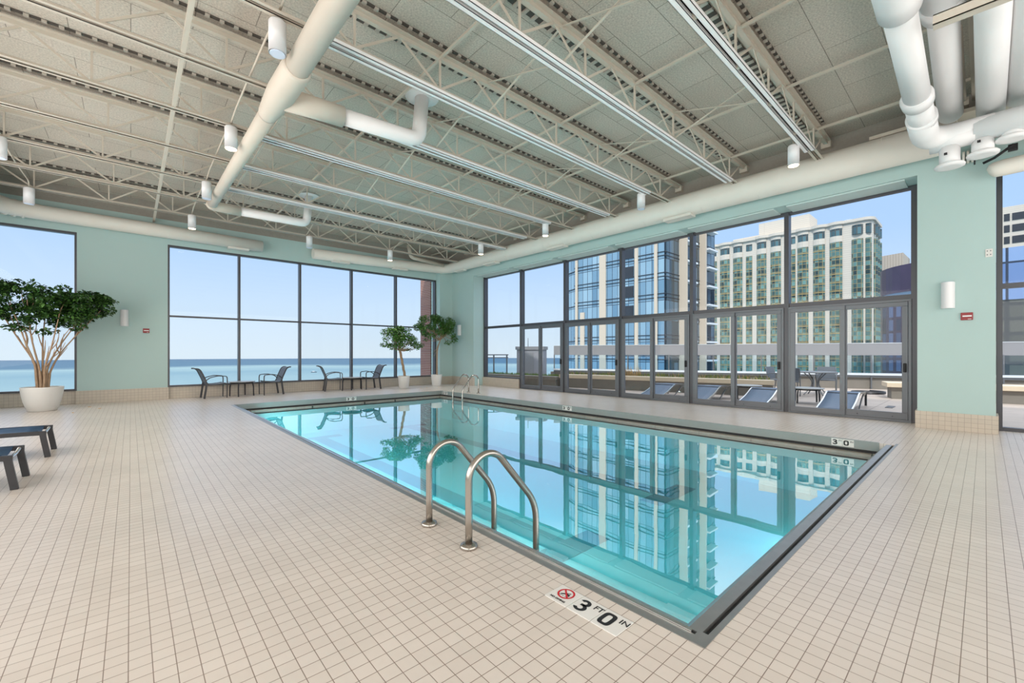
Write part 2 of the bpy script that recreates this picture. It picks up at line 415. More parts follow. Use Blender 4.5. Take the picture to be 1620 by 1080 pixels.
pp(m, 'drain_slot', M['black'], 'black drain slot along the near end')
# coping face right and back, with shadow gap and stone shelf
m = MB()
m.box(PX1-.012, PX1+.03, PY0+.2, PY1, -.125, .004); m.box(PX0+.08, PX1, PY1-.012, PY1+.03, -.125, .004)
pp(m, 'coping_band', M['coping'], 'grey coping band below the deck edge')
m = MB()
m.box(PX1-.006, PX1+.03, PY0+.2, PY1, -.165, -.125); m.box(PX0+.1, PX1, PY1-.006, PY1+.03, -.165, -.125)
pp(m, 'overflow_gap', M['black'])
m = MB()
m.box(WX1-.0, PX1+.06, WY0, PY1+.06, -.26, -.165); m.box(WX0, WX1, WY1, PY1+.06, -.26, -.165)
pp(m, 'gutter_shelf', M['shelf'], 'stone shelf of the overflow gutter')
for (x0, x1, y0, y1, tt) in ((3.52, 3.85, 3.0, 11.6, 1), (6.15, 6.48, 3.16, 11.6, 1)):
    m = MB(); cx = (x0+x1)/2
    m.box(x0, x1, y0, y1, PZ, PZ+.004)
    w = .58
    m.box(cx-w, cx+w, y0, y0+.34, PZ+.001, PZ+.005); m.box(cx-w, cx+w, y1, y1+.3, PZ+.001, PZ+.005)
    pp(m, 'lane_marking', M['lane'])
for x in (3.8, 4.6+.7, 6.3):
    pp(MB().sweep([(x, WY1+.05, -.185), (x, WY1-.012, -.185)], .02, 12), 'inlet', M['black'])
for i, (x, y, dx, dy) in enumerate([(WX0, 3.4+2.1*k, 1, 0) for k in range(5)]+[(5.6, WY0, 0, 1)]):  # added underwater fixtures with lamps, put in to brighten the basin
    m = MB(); m.sweep([(x-.02*dx, y-.02*dy, -.52), (x+.03*dx, y+.03*dy, -.52)], .10, 20); pp(m, 'underwater_light', M['steel'])
    light('underwater_lamp', 'AREA', (x+.035*dx, y+.035*dy, -.52), (dx, dy, -.12), 46 if dx else 10, (.80, .97, 1), shape='DISK', size=.18)
wt = MB().poly([(WX0, WY0, WZ), (WX1, WY0, WZ), (WX1, WY1, WZ), (WX0, WY1, WZ)]).build('pool_water', M['water'])
tag(wt, 'still turquoise pool water mirroring the windows', 'water', kind='stuff')

# ------------------------------------------------------------ text on tiles
def text_mesh(body, size, bold=0, ext=.0008, name='lettering', mt=None, parent=None, align='LEFT', sx=1):
    c = bpy.data.curves.new(name, 'FONT'); c.body = body; c.size = size; c.extrude = ext; c.offset = bold; c.align_x = align
    o = bpy.data.objects.new(name, c); COL.objects.link(o)
    bpy.context.view_layer.update()
    me = bpy.data.meshes.new_from_object(o.evaluated_get(bpy.context.evaluated_depsgraph_get()))
    bpy.data.objects.remove(o)
    for v in me.vertices: v.co.x *= sx
    me.name = name; me.materials.clear(); me.materials.append(mt or M['ink'])
    r = bpy.data.objects.new(name, me); COL.objects.link(r)
    if parent: r.parent = parent
    return r
def numeral(ch, par, x0, y0, H, Wd):
    """heavy block numeral as a flat raised ribbon"""
    m = MB(); out = []; th = Wd*.30
    if ch == '0':
        n = 28; ro, ri = [], []
        for k in range(n):
            a = 2*math.pi*k/n; c, s_ = math.cos(a), math.sin(a); e = .55
            sx_ = math.copysign(abs(c)**e, c); sy_ = math.copysign(abs(s_)**e, s_)
            ro.append((x0+Wd/2+Wd/2*sx_, y0+H/2+H/2*sy_)); ri.append((x0+Wd/2+(Wd/2-th)*sx_, y0+H/2+(H/2-th*.85)*sy_))
        for k in range(n):
            j = (k+1) % n; m.poly([(*ro[k], .003), (*ro[j], .003), (*ri[j], .003), (*ri[k], .003)])
    else:
        def ring(cx, cy, rx, ry, a0, a1):
            n = 16; L_ = []
            for k in range(n+1):
                a = R(a0+(a1-a0)*k/n); c, s_ = math.cos(a), math.sin(a)
                L_.append(((cx+rx*c, cy+ry*s_), (cx+(rx-th)*c, cy+(ry-th*.8)*s_)))
            for p, q in zip(L_, L_[1:]): m.poly([(*p[0], .003), (*q[0], .003), (*q[1], .003), (*p[1], .003)])
        ring(x0+Wd*.48, y0+H*.72, Wd*.47, H*.28, 160, -90); ring(x0+Wd*.49, y0+H*.30, Wd*.51, H*.30, 90, -160)
        m.poly([(x0+Wd*.30, y0+H*.44, .003), (x0+Wd*.50, y0+H*.44, .003), (x0+Wd*.50, y0+H*.61, .003), (x0+Wd*.30, y0+H*.61, .003)])
    return m.build('numeral', M['ink'], par)
def depth_marker(label, loc, rot, w=.14, h=.11, small=True, units=('FT', 'IN')):
    """two tiles side by side: 3 FT, 0 IN; local x = reading direction, y = up, z = out of the tile"""
    for k, (num, un) in enumerate((('3', units[0]), ('0', units[1]))):
        t = thing('depth_marker_tile', label % (('3 FT', '0 IN')[k]), 'depth marker', group=None)
        Rm = rot.to_matrix().to_4x4() if hasattr(rot, 'to_matrix') else rot
        t.matrix_world = Matrix.Translation(loc) @ Rm @ Matrix.Translation((k*w, 0, 0))
        bevel(MB().box(.002, w-.002, .002, h-.002, -.004, .002).build('tile', M['marker'], t), .001)
        numeral(num, t, w*.09, h*.15, h*.70, w*.47)
        u = text_mesh(un, h*.34, .0003, .0006, 'unit', parent=t); u.location = (w*.66, h*.60, .003)
# reading direction -Y, up +X on the deck ; faces on the right coping: reading -Y, up +Z ; back coping: reading +X, up +Z
Rfloor = Matrix(((0, 1, 0), (-1, 0, 0), (0, 0, 1))).to_4x4()
Rright = Matrix(((0, 0, -1), (-1, 0, 0), (0, 1, 0))).to_4x4()
Rback = Matrix(((1, 0, 0), (0, 0, -1), (0, 1, 0))).to_4x4()
depth_marker('white tile reading %s on the near deck edge by the pool corner', (1.655, 1.432, .003), Rfloor, .1516, .1516)
depth_marker('white tile reading %s on the coping at the near right pool corner', (PX1-.015, 1.592, -.112), Rright)
depth_marker('white tile reading %s on the coping midway along the door side', (PX1-.015, 7.10, -.112), Rright, .15)
depth_marker('white tile reading %s on the coping near the far pool corner', (PX1-.015, 12.60, -.112), Rright)
depth_marker('white tile reading %s on the coping of the lake side', (4.79, PY1-.015, -.112), Rback, .15)
# no diving tile
t = thing('no_diving_tile', 'white tile with red crossed circle over a diver on the near deck', 'sign')
t.matrix_world = Matrix.Translation((1.655, 1.5836, .003)) @ Rfloor
bevel(MB().box(.002, .1496, .002, .1496, -.004, .002).build('tile', M['marker'], t), .001)
m = MB(); n = 40; cx, cy = .076, .092
for k in range(n):
    a, b = 2*math.pi*k/n, 2*math.pi*(k+1)/n
    m.poly([(cx+r_*math.cos(q), cy+r_*math.sin(q), .0032) for r_, q in ((.048, a), (.048, b), (.038, b), (.038, a))])
m.poly([(cx+dx, cy+dy, .0036) for dx, dy in ((-.032, .025), (-.025, .032), (.032, -.025), (.025, -.032))])
m.build('prohibition_ring', M['redink'], t)
m = MB()
m.bar((cx-.022, cy-.018, .003), (cx+.006, cy+.006, .003), .009, .0008); m.bar((cx+.004, cy+.005, .003), (cx+.026, cy-.012, .003), .006, .0008)
m.bar((cx-.002, cy+.0, .003), (cx+.020, cy+.018, .003), .005, .0008)
m.lathe([(.0055, -.0004), (.0055, .0004)], 12, (cx+.021, cy-.001, .003))
for k in range(3): m.bar((cx-.03+.02*k, cy-.026, .003), (cx-.016+.02*k, cy-.024, .003), .002, .0008)
m.build('diver_pictogram', M['ink'], t)
tx = text_mesh('NO DIVING', .019, .0004, .0005, 'lettering', parent=t); tx.location = (.024, .018, .003)
# faint marks on the deck at the far right corner
for i, (x, y, w, d) in enumerate(((8.25, 1.42, .30, .02), (10.2, -.0, .05, .03))):
    pass

# ------------------------------------------------------------ grab rails
def near_path():
    a = [(1.687, .002), (1.687, .20)]
    for k in range(25):
        q = R(180-(180-41)*k/24)
        a.append((1.852+.165*math.cos(q), .44+.165*math.sin(q)))
    low = fillet([(2.10, 0, .406), (2.323, 0, .150), (2.327, 0, -.80)], .13, 8)
    return a+[(p.x, p.z) for p in low]
def rail_from(pts2, y, label, sgn=1):
    x0 = pts2[0][0]
    t = thing('pool_grab_rail', label, 'grab rail', (x0, y, 0), group='stainless pool grab rails')
    fp = [(p[0]-x0, 0, p[1]) for p in pts2]
    MB().sweep(fp, .0245, 18).build('rail', M['steelh'], t)
    MB().lathe([(.058, 0), (.062, .008), (.056, .024), (.030, .030)], 28).build('flange', M['steelh'], t)
    return t
np_ = near_path()
rail_from(np_, 2.82, 'stainless grab rail at the near left pool edge, the farther of the pair')
rail_from(np_, 2.312, 'stainless grab rail at the near left pool edge, closest to the camera')
far = [(2*5.085-x, z) for x, z in np_]
far = [(8.47+(1.687-x), z) for x, z in np_]
rail_from(far, 11.62, 'stainless grab rail at the far right pool corner, nearer the lake window')
rail_from(far, 11.08, 'stainless grab rail at the far right pool corner, nearer the terrace doors')
def steps(xs, y0, y1, label):
    t = thing('pool_ladder_steps', label, 'ladder', (xs, (y0+y1)/2, -.8))
    for z in (-.30, -.55, -.80):
        bevel(MB().box(-.045, .045, -(y1-y0)/2+.02, (y1-y0)/2-.02, z+.8-.012, z+.8+.012).build('tread', M['steel'], t), .005)
steps(2.37, 2.312, 2.82, 'steel ladder treads under water between the near grab rails')
steps(7.86, 11.08, 11.62, 'steel ladder treads under water between the far grab rails')
# loose leaves on the deck
for i, (x, y) in enumerate(((8.05, 14.05), (8.75, 13.95), (-.75, 14.6), (-.55, 14.0), (-.95, 13.4), (8.42, 14.25))):
    m = MB(); s_ = .035; m.prism([(-s_, 0), (-.3*s_, .5*s_), (s_, .1*s_), (.2*s_, -.5*s_)], 0, .006)
    tag(m.build('fallen_leaf', M['orange'], loc=(x, y, .001), rot=(0, 0, i*1.3)),
        ('yellow fallen leaf between the two small potted trees', 'yellow fallen leaf in front of the corner potted tree', 'fallen leaf by the wall base right of the large planter',
         'fallen leaf on the deck near the teal wall section', 'fallen leaf in front of the large planter', 'small fallen leaf beside the corner planter')[i], 'leaf')

# ------------------------------------------------------------ roof joists
def joist(k, y):
    side = ['nearest the lake wall', 'second from the lake wall', 'third from the lake wall', 'fourth from the lake wall', 'fifth from the lake wall', 'sixth from the lake wall',
            'seventh from the lake wall', 'eighth from the lake wall', 'ninth from the lake wall, near the large ducts', 'above the large ducts', 'behind the large ducts'][k]
    t = thing('roof_joist', 'beige open web steel roof joist, ' + side, 'roof joist', (XL, y, 5.0), group='open web roof joists')
    L = XW-XL
    m = MB()
    for s in (-1, 1):
        m.box(0, L, s*.022-.004 if s > 0 else -.026, s*.026 if s > 0 else -.018, 0, .05)
        m.box(0, L, min(s*.018, s*.068), max(s*.018, s*.068), 0, .008)
    m.build('bottom_chord', M['joist'], t)
    m = MB(); m.box(0, L, -.085, .085, .50, .515); m.box(0, L, -.03, .03, .45, .50)
    m.build('top_chord', M['joist'], t)
    m = MB(); p = 1.22; nn = int(L/p)+1; off = .35+(k % 2)*.12
    for i in range(nn):
        x = off+i*p
        for q in (x-.61, x+.61):
            if 0 < q < L and 0 < x < L: m.bar((x, 0, .03), (q, 0, .48), .032, .012, up=(0, 1, 0))
        if 0 < x < L: m.bar((x+.01, 0, .03), (x+.01, 0, .48), .025, .025)
    m.build('web', M['joist'], t)
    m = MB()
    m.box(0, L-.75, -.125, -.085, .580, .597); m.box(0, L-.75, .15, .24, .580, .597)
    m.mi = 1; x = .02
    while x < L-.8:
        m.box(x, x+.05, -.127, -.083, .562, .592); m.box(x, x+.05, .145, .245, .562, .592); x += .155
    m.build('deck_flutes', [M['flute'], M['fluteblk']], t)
    m = MB(); m.box(L-.12, L+.03, -.08, .08, .38, .50); m.build('bearing_seat', M['joist'], t)
    return t
JY = [14.3-1.524*i for i in range(9)]
for k, y in enumerate(JY): joist(k, y)
# bright struts (lighting rails) fixed under the joists on the pool side
ends = {2: 9.75, 3: 9.3, 4: 8.77, 5: 9.4, 6: 8.80, 7: 9.46, 8: 9.1}
sl = {2: 'beyond the far branch duct', 3: 'fourth joist from the lake wall', 4: 'above the fifth joist line from the lake wall', 5: 'sixth joist line, touching the near branch duct',
      6: 'seventh joist line from the lake wall', 7: 'eighth joist line from the lake wall', 8: 'ninth joist line, ending at the lit lamp', 9: 'running under the large ducts'}
for k, xe in ends.items():
    y = JY[k]; t = thing('ceiling_strut', 'white double steel strut rail, ' + sl[k], 'strut', (1.5, y, 4.94), group='white strut rails')
    L = xe-1.5
    for s in (-1, 1):
        m = MB(); c = s*.05
        m.box(0, L, c-.03, c+.03, 0, .008); m.box(0, L, c-.03, c-.025, 0, .05); m.box(0, L, c+.025, c+.03, 0, .05)
        m.build('rail', M['white_steel'], t)
    m = MB(); x = .6
    while x < L:
        m.box(x, x+.06, -.02, .02, .012, .06); x += 1.22
    m.build('clip', M['joist'], t)
# bridging
def bridge(x, z, y0, y1, r, label):
    tag(MB().bar((x, y0, z), (x, y1, z), r).build('bridging_bar', M['joist']), label, 'bridging', group='joist bridging bars')
bridge(.48, 5.035, -.9, YW, .05, 'beige bridging bar under the joists, left of the round duct')
bridge(1.76, 5.035, 4.4, 12.6, .032, 'beige bridging bar just right of the round duct')
bridge(3.25, 5.47, -.9, YW, .035, 'beige bridging bar above the near branch duct')
bridge(5.80, 5.47, -.9, YW, .035, 'beige bridging bar over the middle of the pool')
bridge(7.65, 5.47, -.9, YW, .035, 'beige bridging bar over the right part of the pool')
bridge(9.50, 5.47, -.9, YW, .04, 'beige bridging bar closest to the right wall duct')
bridge(9.85, 5.02, 1.2, YW, .02, 'thin conduit along the joist ends by the right duct')
xlab = ['over the left half of the pool', 'over the right half of the pool']
for j, x in enumerate((4.1, 7.0)):
    for k in range(1, 9):
        ya, yb = JY[k], JY[k-1]
        t = thing('cross_brace', 'beige cross brace, %s, %s' % (['', 'first gap from the lake', 'second gap from the lake', 'third gap from the lake', 'fourth gap from the lake', 'fifth gap from the lake', 'sixth gap from the lake', 'seventh gap from the lake', 'eighth gap from the lake'][k], xlab[j]), 'cross brace', (x, (ya+yb)/2, 5.0), group='cross braces between joists')
        h = (yb-ya)/2-.03
        MB().bar((0, -h, .03), (0, h, .48), .028, .01).build('brace_bar', M['joist'], t)
        MB().bar((.012, h, .03), (.012, -h, .48), .028, .01).build('brace_bar', M['joist'], t)

# ------------------------------------------------------------ ducts
def tube_part(par, name, pts, r, mt, n=28, label=None):
    o = MB().sweep(pts, r, n).build(name, mt, par)
    if label: o['label'] = label
    return o
t = thing('round_duct', 'long round beige duct hung under the joists left of the pool', 'duct')
zc = 4.80
tube_part(t, 'duct_section', [(1.50, -2.8, zc-.22), (1.49, 3.0, zc-.13), (1.48, 5.5, zc-.09)], .135, M['ductb'])
tube_part(t, 'duct_section', [(1.47, 6.9, zc-.05), (1.44, 9.6, zc-.02), (1.42, 12.1, zc)], [.115, .105, .10], M['ductb'])
tube_part(t, 'tee_fitting', [(1.48, 5.45, zc-.09), (1.48, 5.50, zc-.09), (1.475, 6.2, zc-.07), (1.47, 6.85, zc-.05), (1.47, 6.92, zc-.05)], [.142, .165, .17, .13, .12], M['ductb'])
tube_part(t, 'duct_section', fillet([(1.48, 6.3, zc-.07), (2.3, 6.25, zc-.05)], .1), [.15, .14], M['ductb'])
tube_part(t, 'branch_duct', fillet([(2.25, 6.25, zc-.05), (3.48, 6.15, zc-.03), (3.62, 6.28, 5.58)], .17, 10), .115, M['ductw'], label='white branch duct turning up to the deck')
MB().lathe([(.13, 0), (.27, .012), (.28, .03), (.13, .04)], 36, (3.62, 6.28, 5.555)).build('ceiling_flange', M['ductw'], t)
tube_part(t, 'duct_section', fillet([(1.42, 12.05, zc), (1.42, 12.2, zc), (2.0, 12.25, zc)], .12), .115, M['ductb'])
MB().lathe([(.002, -.07), (.08, -.06), (.125, 0), (.08, .06), (.002, .07)], 20, (1.42, 12.2, zc)).build('elbow_cap', M['ductb'], t)
tube_part(t, 'branch_duct', fillet([(1.95, 12.25, zc), (3.52, 12.2, zc), (3.60, 12.25, 5.58)], .16, 10), .10, M['ductw'], label='white far branch duct turning up to the deck')
MB().lathe([(.11, 0), (.25, .012), (.26, .03), (.11, .04)], 36, (3.60, 12.25, 5.555)).build('ceiling_flange', M['ductw'], t)
for y, z in ((8.2, 4.9), (9.73, 4.9), (11.25, 4.9), (5.16, 4.85), (3.64, 4.8)):
    MB().box(1.44, 1.50, y-.02, y+.02, z-.03, z+.12).build('hanger', M['joist'], t)

t = thing('wall_duct', 'fat pale wrapped duct above the doors, bending round to the lake wall', 'duct')
pts = [(10.02, .30, 4.88), (10.02, 3.0, 4.89), (10.03, 7.5, 4.90), (10.05, 11.5, 4.905), (10.06, 14.6, 4.90), (10.04, 15.1, 4.895), (9.85, 15.36, 4.885), (9.4, 15.43, 4.87), (7.4, 15.44, 4.80), (4.66, 15.44, 4.74)]
tube_part(t, 'duct_tube', pts, [.275, .27, .262, .245, .20, .195, .19, .185, .18, .175], M['duct'], 36)
for (x, y, z, dx, dy) in ((10.0, 12.3, 4.66, .13, .35), (9.99, 9.0, 4.645, .13, .35), (9.98, 5.0, 4.62, .13, .35), (7.9, 15.42, 4.632, .3, .1), (5.6, 15.42, 4.575, .3, .1), (10.0, 14.3, 4.685, .1, .3)):
    MB().box(x-dx, x+dx, y-dy, y+dy, z-.035, z+.03).build('air_register', M['duct'], t)
for y in (1.2, 2.1, 3.2, 4.4, 5.9, 7.6, 9.5, 11.4):
    r_ = .278-(y*.0028)
    MB().sweep([(10.022+y*.001, y, 4.885+y*.001), (10.022, y+.03, 4.885+y*.001)], r_, 36).build('seam_band', M['duct'], t)
t = thing('wall_duct', 'short run of pale duct over the teal lake wall, turning at the left corner', 'duct')
pts = [(3.13, 15.44, 4.72), (.4, 15.44, 4.745), (-1.6, 15.42, 4.75), (-2.15, 15.30, 4.755), (-2.40, 14.95, 4.76), (-2.46, 14.2, 4.77), (-2.5, 6, 4.8)]
tube_part(t, 'duct_tube', pts, [.175, .18, .18, .19, .2, .2, .2], M['duct'], 36)
MB().box(2.2, 2.75, 15.34, 15.54, 4.515, 4.57).build('air_register', M['duct'], t)
for k in range(6):
    a = k/5*math.pi/2*.9
    MB().sweep([(-1.9-.5*math.sin(a), 14.9+.5*math.cos(a), 4.755), (-1.92-.5*math.sin(a+.05), 14.9+.5*math.cos(a+.05)-.01, 4.755)], .208, 32).build('elbow_rib', M['duct'], t)

# small diagonal duct by the corner
t = thing('corner_duct', 'thin beige duct running into the joists at the far corner', 'duct')
tube_part(t, 'duct_tube', fillet([(8.0, 14.9, 5.5), (8.1, 14.9, 5.05), (9.7, 15.1, 4.98)], .15), .075, M['joist'])

# big pipes, upper right
def sc(pts, k):
    """pull a run of pipe nearer or farther along the sight line it was measured on"""
    return [(x*k, y*k, 1.3+(z-1.3)*k) for x, y, z in pts]
def big(label, parts, k=1.0):
    t = thing('insulated_pipe', label, 'pipe', group='large white pipes at the upper right')
    for nm, pts, r in parts: tube_part(t, nm, sc(pts, k), [q*k for q in r] if isinstance(r, list) else r*k, M['ductw'], 32)
    return t
big('leftmost of the fat white insulated pipes, ending in an elbow with collars', [
    ('pipe_section', [(3.6, .58, 5.02), (5.85, .60, 4.98), (6.1, .61, 4.98)], [.20, .19, .185]),
    ('pipe_section', [(6.05, .615, 4.98), (8.6, .65, 4.95)], [.142, .15]),
    ('collar', [(8.25, .65, 4.95), (8.35, .65, 4.95), (8.5, .65, 4.95)], [.16, .185, .18]),
    ('pipe_section', [(8.5, .65, 4.95), (9.5, .66, 4.93)], .155),
    ('collar', [(9.05, .655, 4.94), (9.2, .655, 4.94)], .185),
    ('elbow', fillet([(9.1, .66, 4.93), (9.95, .66, 4.86), (9.98, -.1, 4.86)], .35, 10), .175)], .93)
big('second white insulated pipe from the left, beside the tan channel', [
    ('pipe_section', [(3.4, .27, 5.12), (6.6, .31, 5.10)], .175),
    ('pipe_section', [(6.5, .31, 5.10), (9.55, .36, 5.05)], [.135, .145]),
    ('collar', [(6.45, .31, 5.10), (6.68, .31, 5.10)], .182)], 1.0)
big('third white insulated pipe from the left, crossing behind the tan beam', [
    ('pipe_section', [(3.6, -.05, 5.12), (6.4, -.06, 5.10)], .17),
    ('pipe_section', [(6.3, -.06, 5.10), (9.9, -.06, 5.05)], [.145, .155]),
    ('collar', [(6.2, -.06, 5.10), (6.45, -.06, 5.10)], .178)], .97)
big('rightmost white insulated pipe at the frame edge', [
    ('pipe_section', [(5.2, -.32, 5.05), (9.6, -.335, 5.03)], .145)], 1.0)
t = thing('duct_header', 'tapered white duct header crossing the ends of the large pipes', 'duct')
tube_part(t, 'header_tube', sc([(9.98, .62, 4.82), (9.98, .10, 4.82)], .93), .165, M['ductw'], 32)
tube_part(t, 'header_tube', sc([(9.98, .12, 4.84), (9.98, -2.6, 4.84)], .93), .175, M['ductw'], 32)
sn = ['left', 'middle', 'right']
for i, (x, y, z0, z1, r) in enumerate(((9.28, .358, 4.15, 4.44, .116), (9.30, .02, 4.22, 4.44, .116), (9.30, -.26, 4.35, 4.47, .112))):
    t = thing('duct_stub', '%s downward duct stub with a flanged rim under the white header' % sn[i], 'duct stub', (x, y, z0), group='flanged duct stubs')
    MB().sweep([(0, 0, 0), (0, 0, z1-z0)], r, 28).build('stub', M['ductw'], t)
    MB().lathe([(r, -.02), (r*1.42, -.012), (r*1.48, .012), (r*1.3, .035), (r, .05)], 32).build('flange', M['ductw'], t)
    MB().box(-.13-.012, -.12, .02, .055, .15, .18).build('tag', M['black'], t)
t = thing('flexible_duct', 'ribbed flexible duct behind the flanged stubs', 'duct')
for k in range(7):
    tube_part(t, 'rib', [(10.27, .30-.05*k, 4.52+.01*k), (10.27, .27-.05*k, 4.52+.01*k)], .10+.01*(k % 2), M['duct'], 24)
t = thing('valve_assembly', 'black valve and cables between the duct stubs', 'valve')
MB().sweep([(10.2, .02, 4.36), (10.18, -.10, 4.40), (10.1, -.30, 4.52)], .02, 10).build('cable', M['black'], t)
MB().box(10.1, 10.18, -.34, -.24, 4.44, 4.53).build('valve_body', M['black'], t)
MB().sweep([(10.12, .12, 4.40), (10.12, .10, 4.40)], .055, 16).build('valve_wheel', M['black'], t)
t = thing('lower_duct', 'short white duct with a rounded end over the right window', 'duct')
tube_part(t, 'duct_tube', [(10.12, -.035, 4.18), (10.12, -.06, 4.19), (10.12, -.10, 4.195), (10.12, -.2, 4.2), (10.12, -2.7, 4.26)], [.05, .095, .115, .125, .125], M['duct'], 28)
t = thing('steel_beam', 'tan steel channel beam crossing under the large pipes', 'beam', (5.87, .34, 4.50))
m = MB(); m.box(-.05, .05, -2.9, 0, 0, .012); m.box(-.05, -.038, -2.9, 0, 0, .10); m.box(-.05, .05, -2.9, 0, .09, .10)
m.build('beam_profile', M['joist'], t, rot=(R(1.5), 0, 0))
tag(MB().sweep([(7.75, .205, 5.41), (10.0, .215, 5.38)], .02, 10).build('conduit_pipe', M['joist']), 'thin tan conduit between the second and third white pipes', 'conduit')
tag(MB().box(9.99, 10.14, .17, .27, 5.30, 5.42).build('junction_box', M['joist']), 'small tan junction box at the end of the thin conduit', 'junction box')
tag(MB().box(4.9, 10.2, .10, .14, 5.42, 5.60).build('steel_channel', M['joist']), 'tan channel running between the second and third white pipes', 'channel')
tag(MB().box(3.0, 10.3, -.72, -.66, 5.1, 5.6).build('roof_beam', mat('brown_beam_paint', (.27, .22, .18), .7)), 'brown roof beam behind the rightmost large pipe', 'beam')
tag(MB().box(9.95, 10.36, -3.9, 1.4, 5.16, 5.22).build('ledge_beam', M['joist']), 'tan steel ledge above the large pipe ends', 'beam')

# ------------------------------------------------------------ pendant downlights
lamps = [(1.21, 5.24, 0, 'beside the round duct, largest and nearest'), (1.21, 8.18, 1, 'lit, second along the round duct'), (1.21, 11.15, 0, 'at the far elbow of the round duct'),
         (1.21, 14.08, 1, 'lit, over the teal lake wall section'), (-1.68, 14.16, 0, 'over the left corner duct bend'), (-1.66, 11.17, 0, 'cut by the left frame edge'),
         (8.72, 2.26, 1, 'lit, near the upper right end of the doors'), (8.73, 5.28, 0, 'above the third glazed door'), (8.70, 8.28, 1, 'above the second glazed door'),
         (8.70, 11.25, 1, 'lit, above the far door end'), (6.88, 14.17, 1, 'lit, above the two small trees'), (4.17, 14.17, 0, 'between the two lake duct runs')]
for x, y, on, lb in lamps:
    t = thing('pendant_downlight', 'white cylinder downlight ' + lb, 'ceiling light', (x, y, 4.62), group='white cylinder downlights')
    m = MB(); r = .088
    m.lathe([(r-.006, .03), (r, 0), (r+.001, .34), (r-.01, .36), (.01, .362)], 32)
    o = m.build('lamp_housing', M['white'], t)
    MB().lathe([(r-.012, -.0), (r-.012, .012)], 28, (0, 0, -.004)).build('lamp_lens', M['glow'] if on else M['lens_off'], t)
    MB().sweep([(0, 0, .35), (0, 0, .43)], .012, 10).build('stem', M['joist'], t)
    if on:
        l = light('downlight_beam', 'SPOT', (x, y, 4.60), (0, 0, -1), 170, (1, .86, .68), spot_size=R(95), spot_blend=.8, shadow_soft_size=.07)
for i in range(3):
    ya, yb = [(5.24, 8.18), (8.18, 11.15), (11.15, 14.08)][i]
    t = tag(MB().sweep(fillet([(1.21, ya+.02, 5.03), (1.21, ya+.4, 5.09), (1.21, yb-.4, 5.09), (1.21, yb-.02, 5.03)], .2), .014, 8).build('light_conduit', M['joist']),
            ['beige conduit between the nearest lamp and the lit lamp by the round duct', 'beige conduit between the lit lamp and the lamp at the duct elbow', 'beige conduit running on to the lamp over the lake wall'][i], 'conduit', 'lamp conduits')
tag(MB().sweep(fillet([(1.21, .5, 5.05), (1.21, 5.2, 5.05)], .1), .014, 8).build('light_conduit', M['joist']), 'beige conduit feeding the nearest lamp', 'conduit', 'lamp conduits')
tag(MB().sweep(fillet([(-1.67, 11.2, 5.03), (-1.75, 13.2, 5.2), (-1.68, 14.1, 5.12), (-1.68, 14.16, 4.98)], .2), .014, 8).build('light_conduit', M['joist']), 'bent beige conduit above the left corner lamp', 'conduit', 'lamp conduits')

# ------------------------------------------------------------ wall sconces, alarms
def sconce(loc, rz, label):
    t = thing('wall_sconce', label, 'wall light', loc, rz, 'white half cylinder wall lights')
    m = MB(); n = 20; pts = [(-.085*math.cos(math.pi*k/n), -.02-.10*math.sin(math.pi*k/n)) for k in range(n+1)]
    pts = [(-.085, 0)]+pts+[(.085, 0)]
    o = m.prism(pts, 0, .44).build('lamp_housing', M['white'], t)
    MB().prism([(x*.86, y*.86-.003) for x, y in pts], .44, .446).build('lens', M['lens_off'], t)
    return t
sconce((XW, .42, 2.07), R(-90), 'white half cylinder sconce on the teal column right of the doors')
sconce((-.13, YW, 2.05), 0, 'white half cylinder sconce on the teal lake wall beside the large tree')
sconce((XW, 14.85, 2.07), R(-90), 'white half cylinder sconce in the far corner behind the small tree')
def alarm(loc, rz, label, w=.14, h=.125):
    t = thing('fire_alarm_sign', label, 'alarm sign', loc, rz, 'small dark red wall signs')
    bevel(MB().box(-w/2, w/2, -.02, 0, 0, h).build('plate', M['red'], t), .004)
    MB().box(-w*.36, w*.40, -.024, -.019, h*.44, h*.62).build('white_strip', M['white'], t)
    MB().box(w*.08, w*.36, -.023, -.019, h*.10, h*.16).build('small_strip', M['marker'], t)
alarm((XW, .20, 1.86), R(-90), 'small dark red sign with a white strip on the teal column')
alarm((.32, YW, 1.88), 0, 'small dark red sign with a white strip on the teal lake wall')
t = thing('wall_plate', 'small square switch plate high on the teal column', 'wall plate', (XW, -.045, 2.87), R(-90))
bevel(MB().box(-.04, .04, -.008, 0, 0, .13).build('plate', M['marker'], t), .002)
for z in (.03, .09):
    for x in (-.018, .018): MB().box(x-.006, x+.006, -.011, -.007, z, z+.015).build('hole', M['frame'], t)

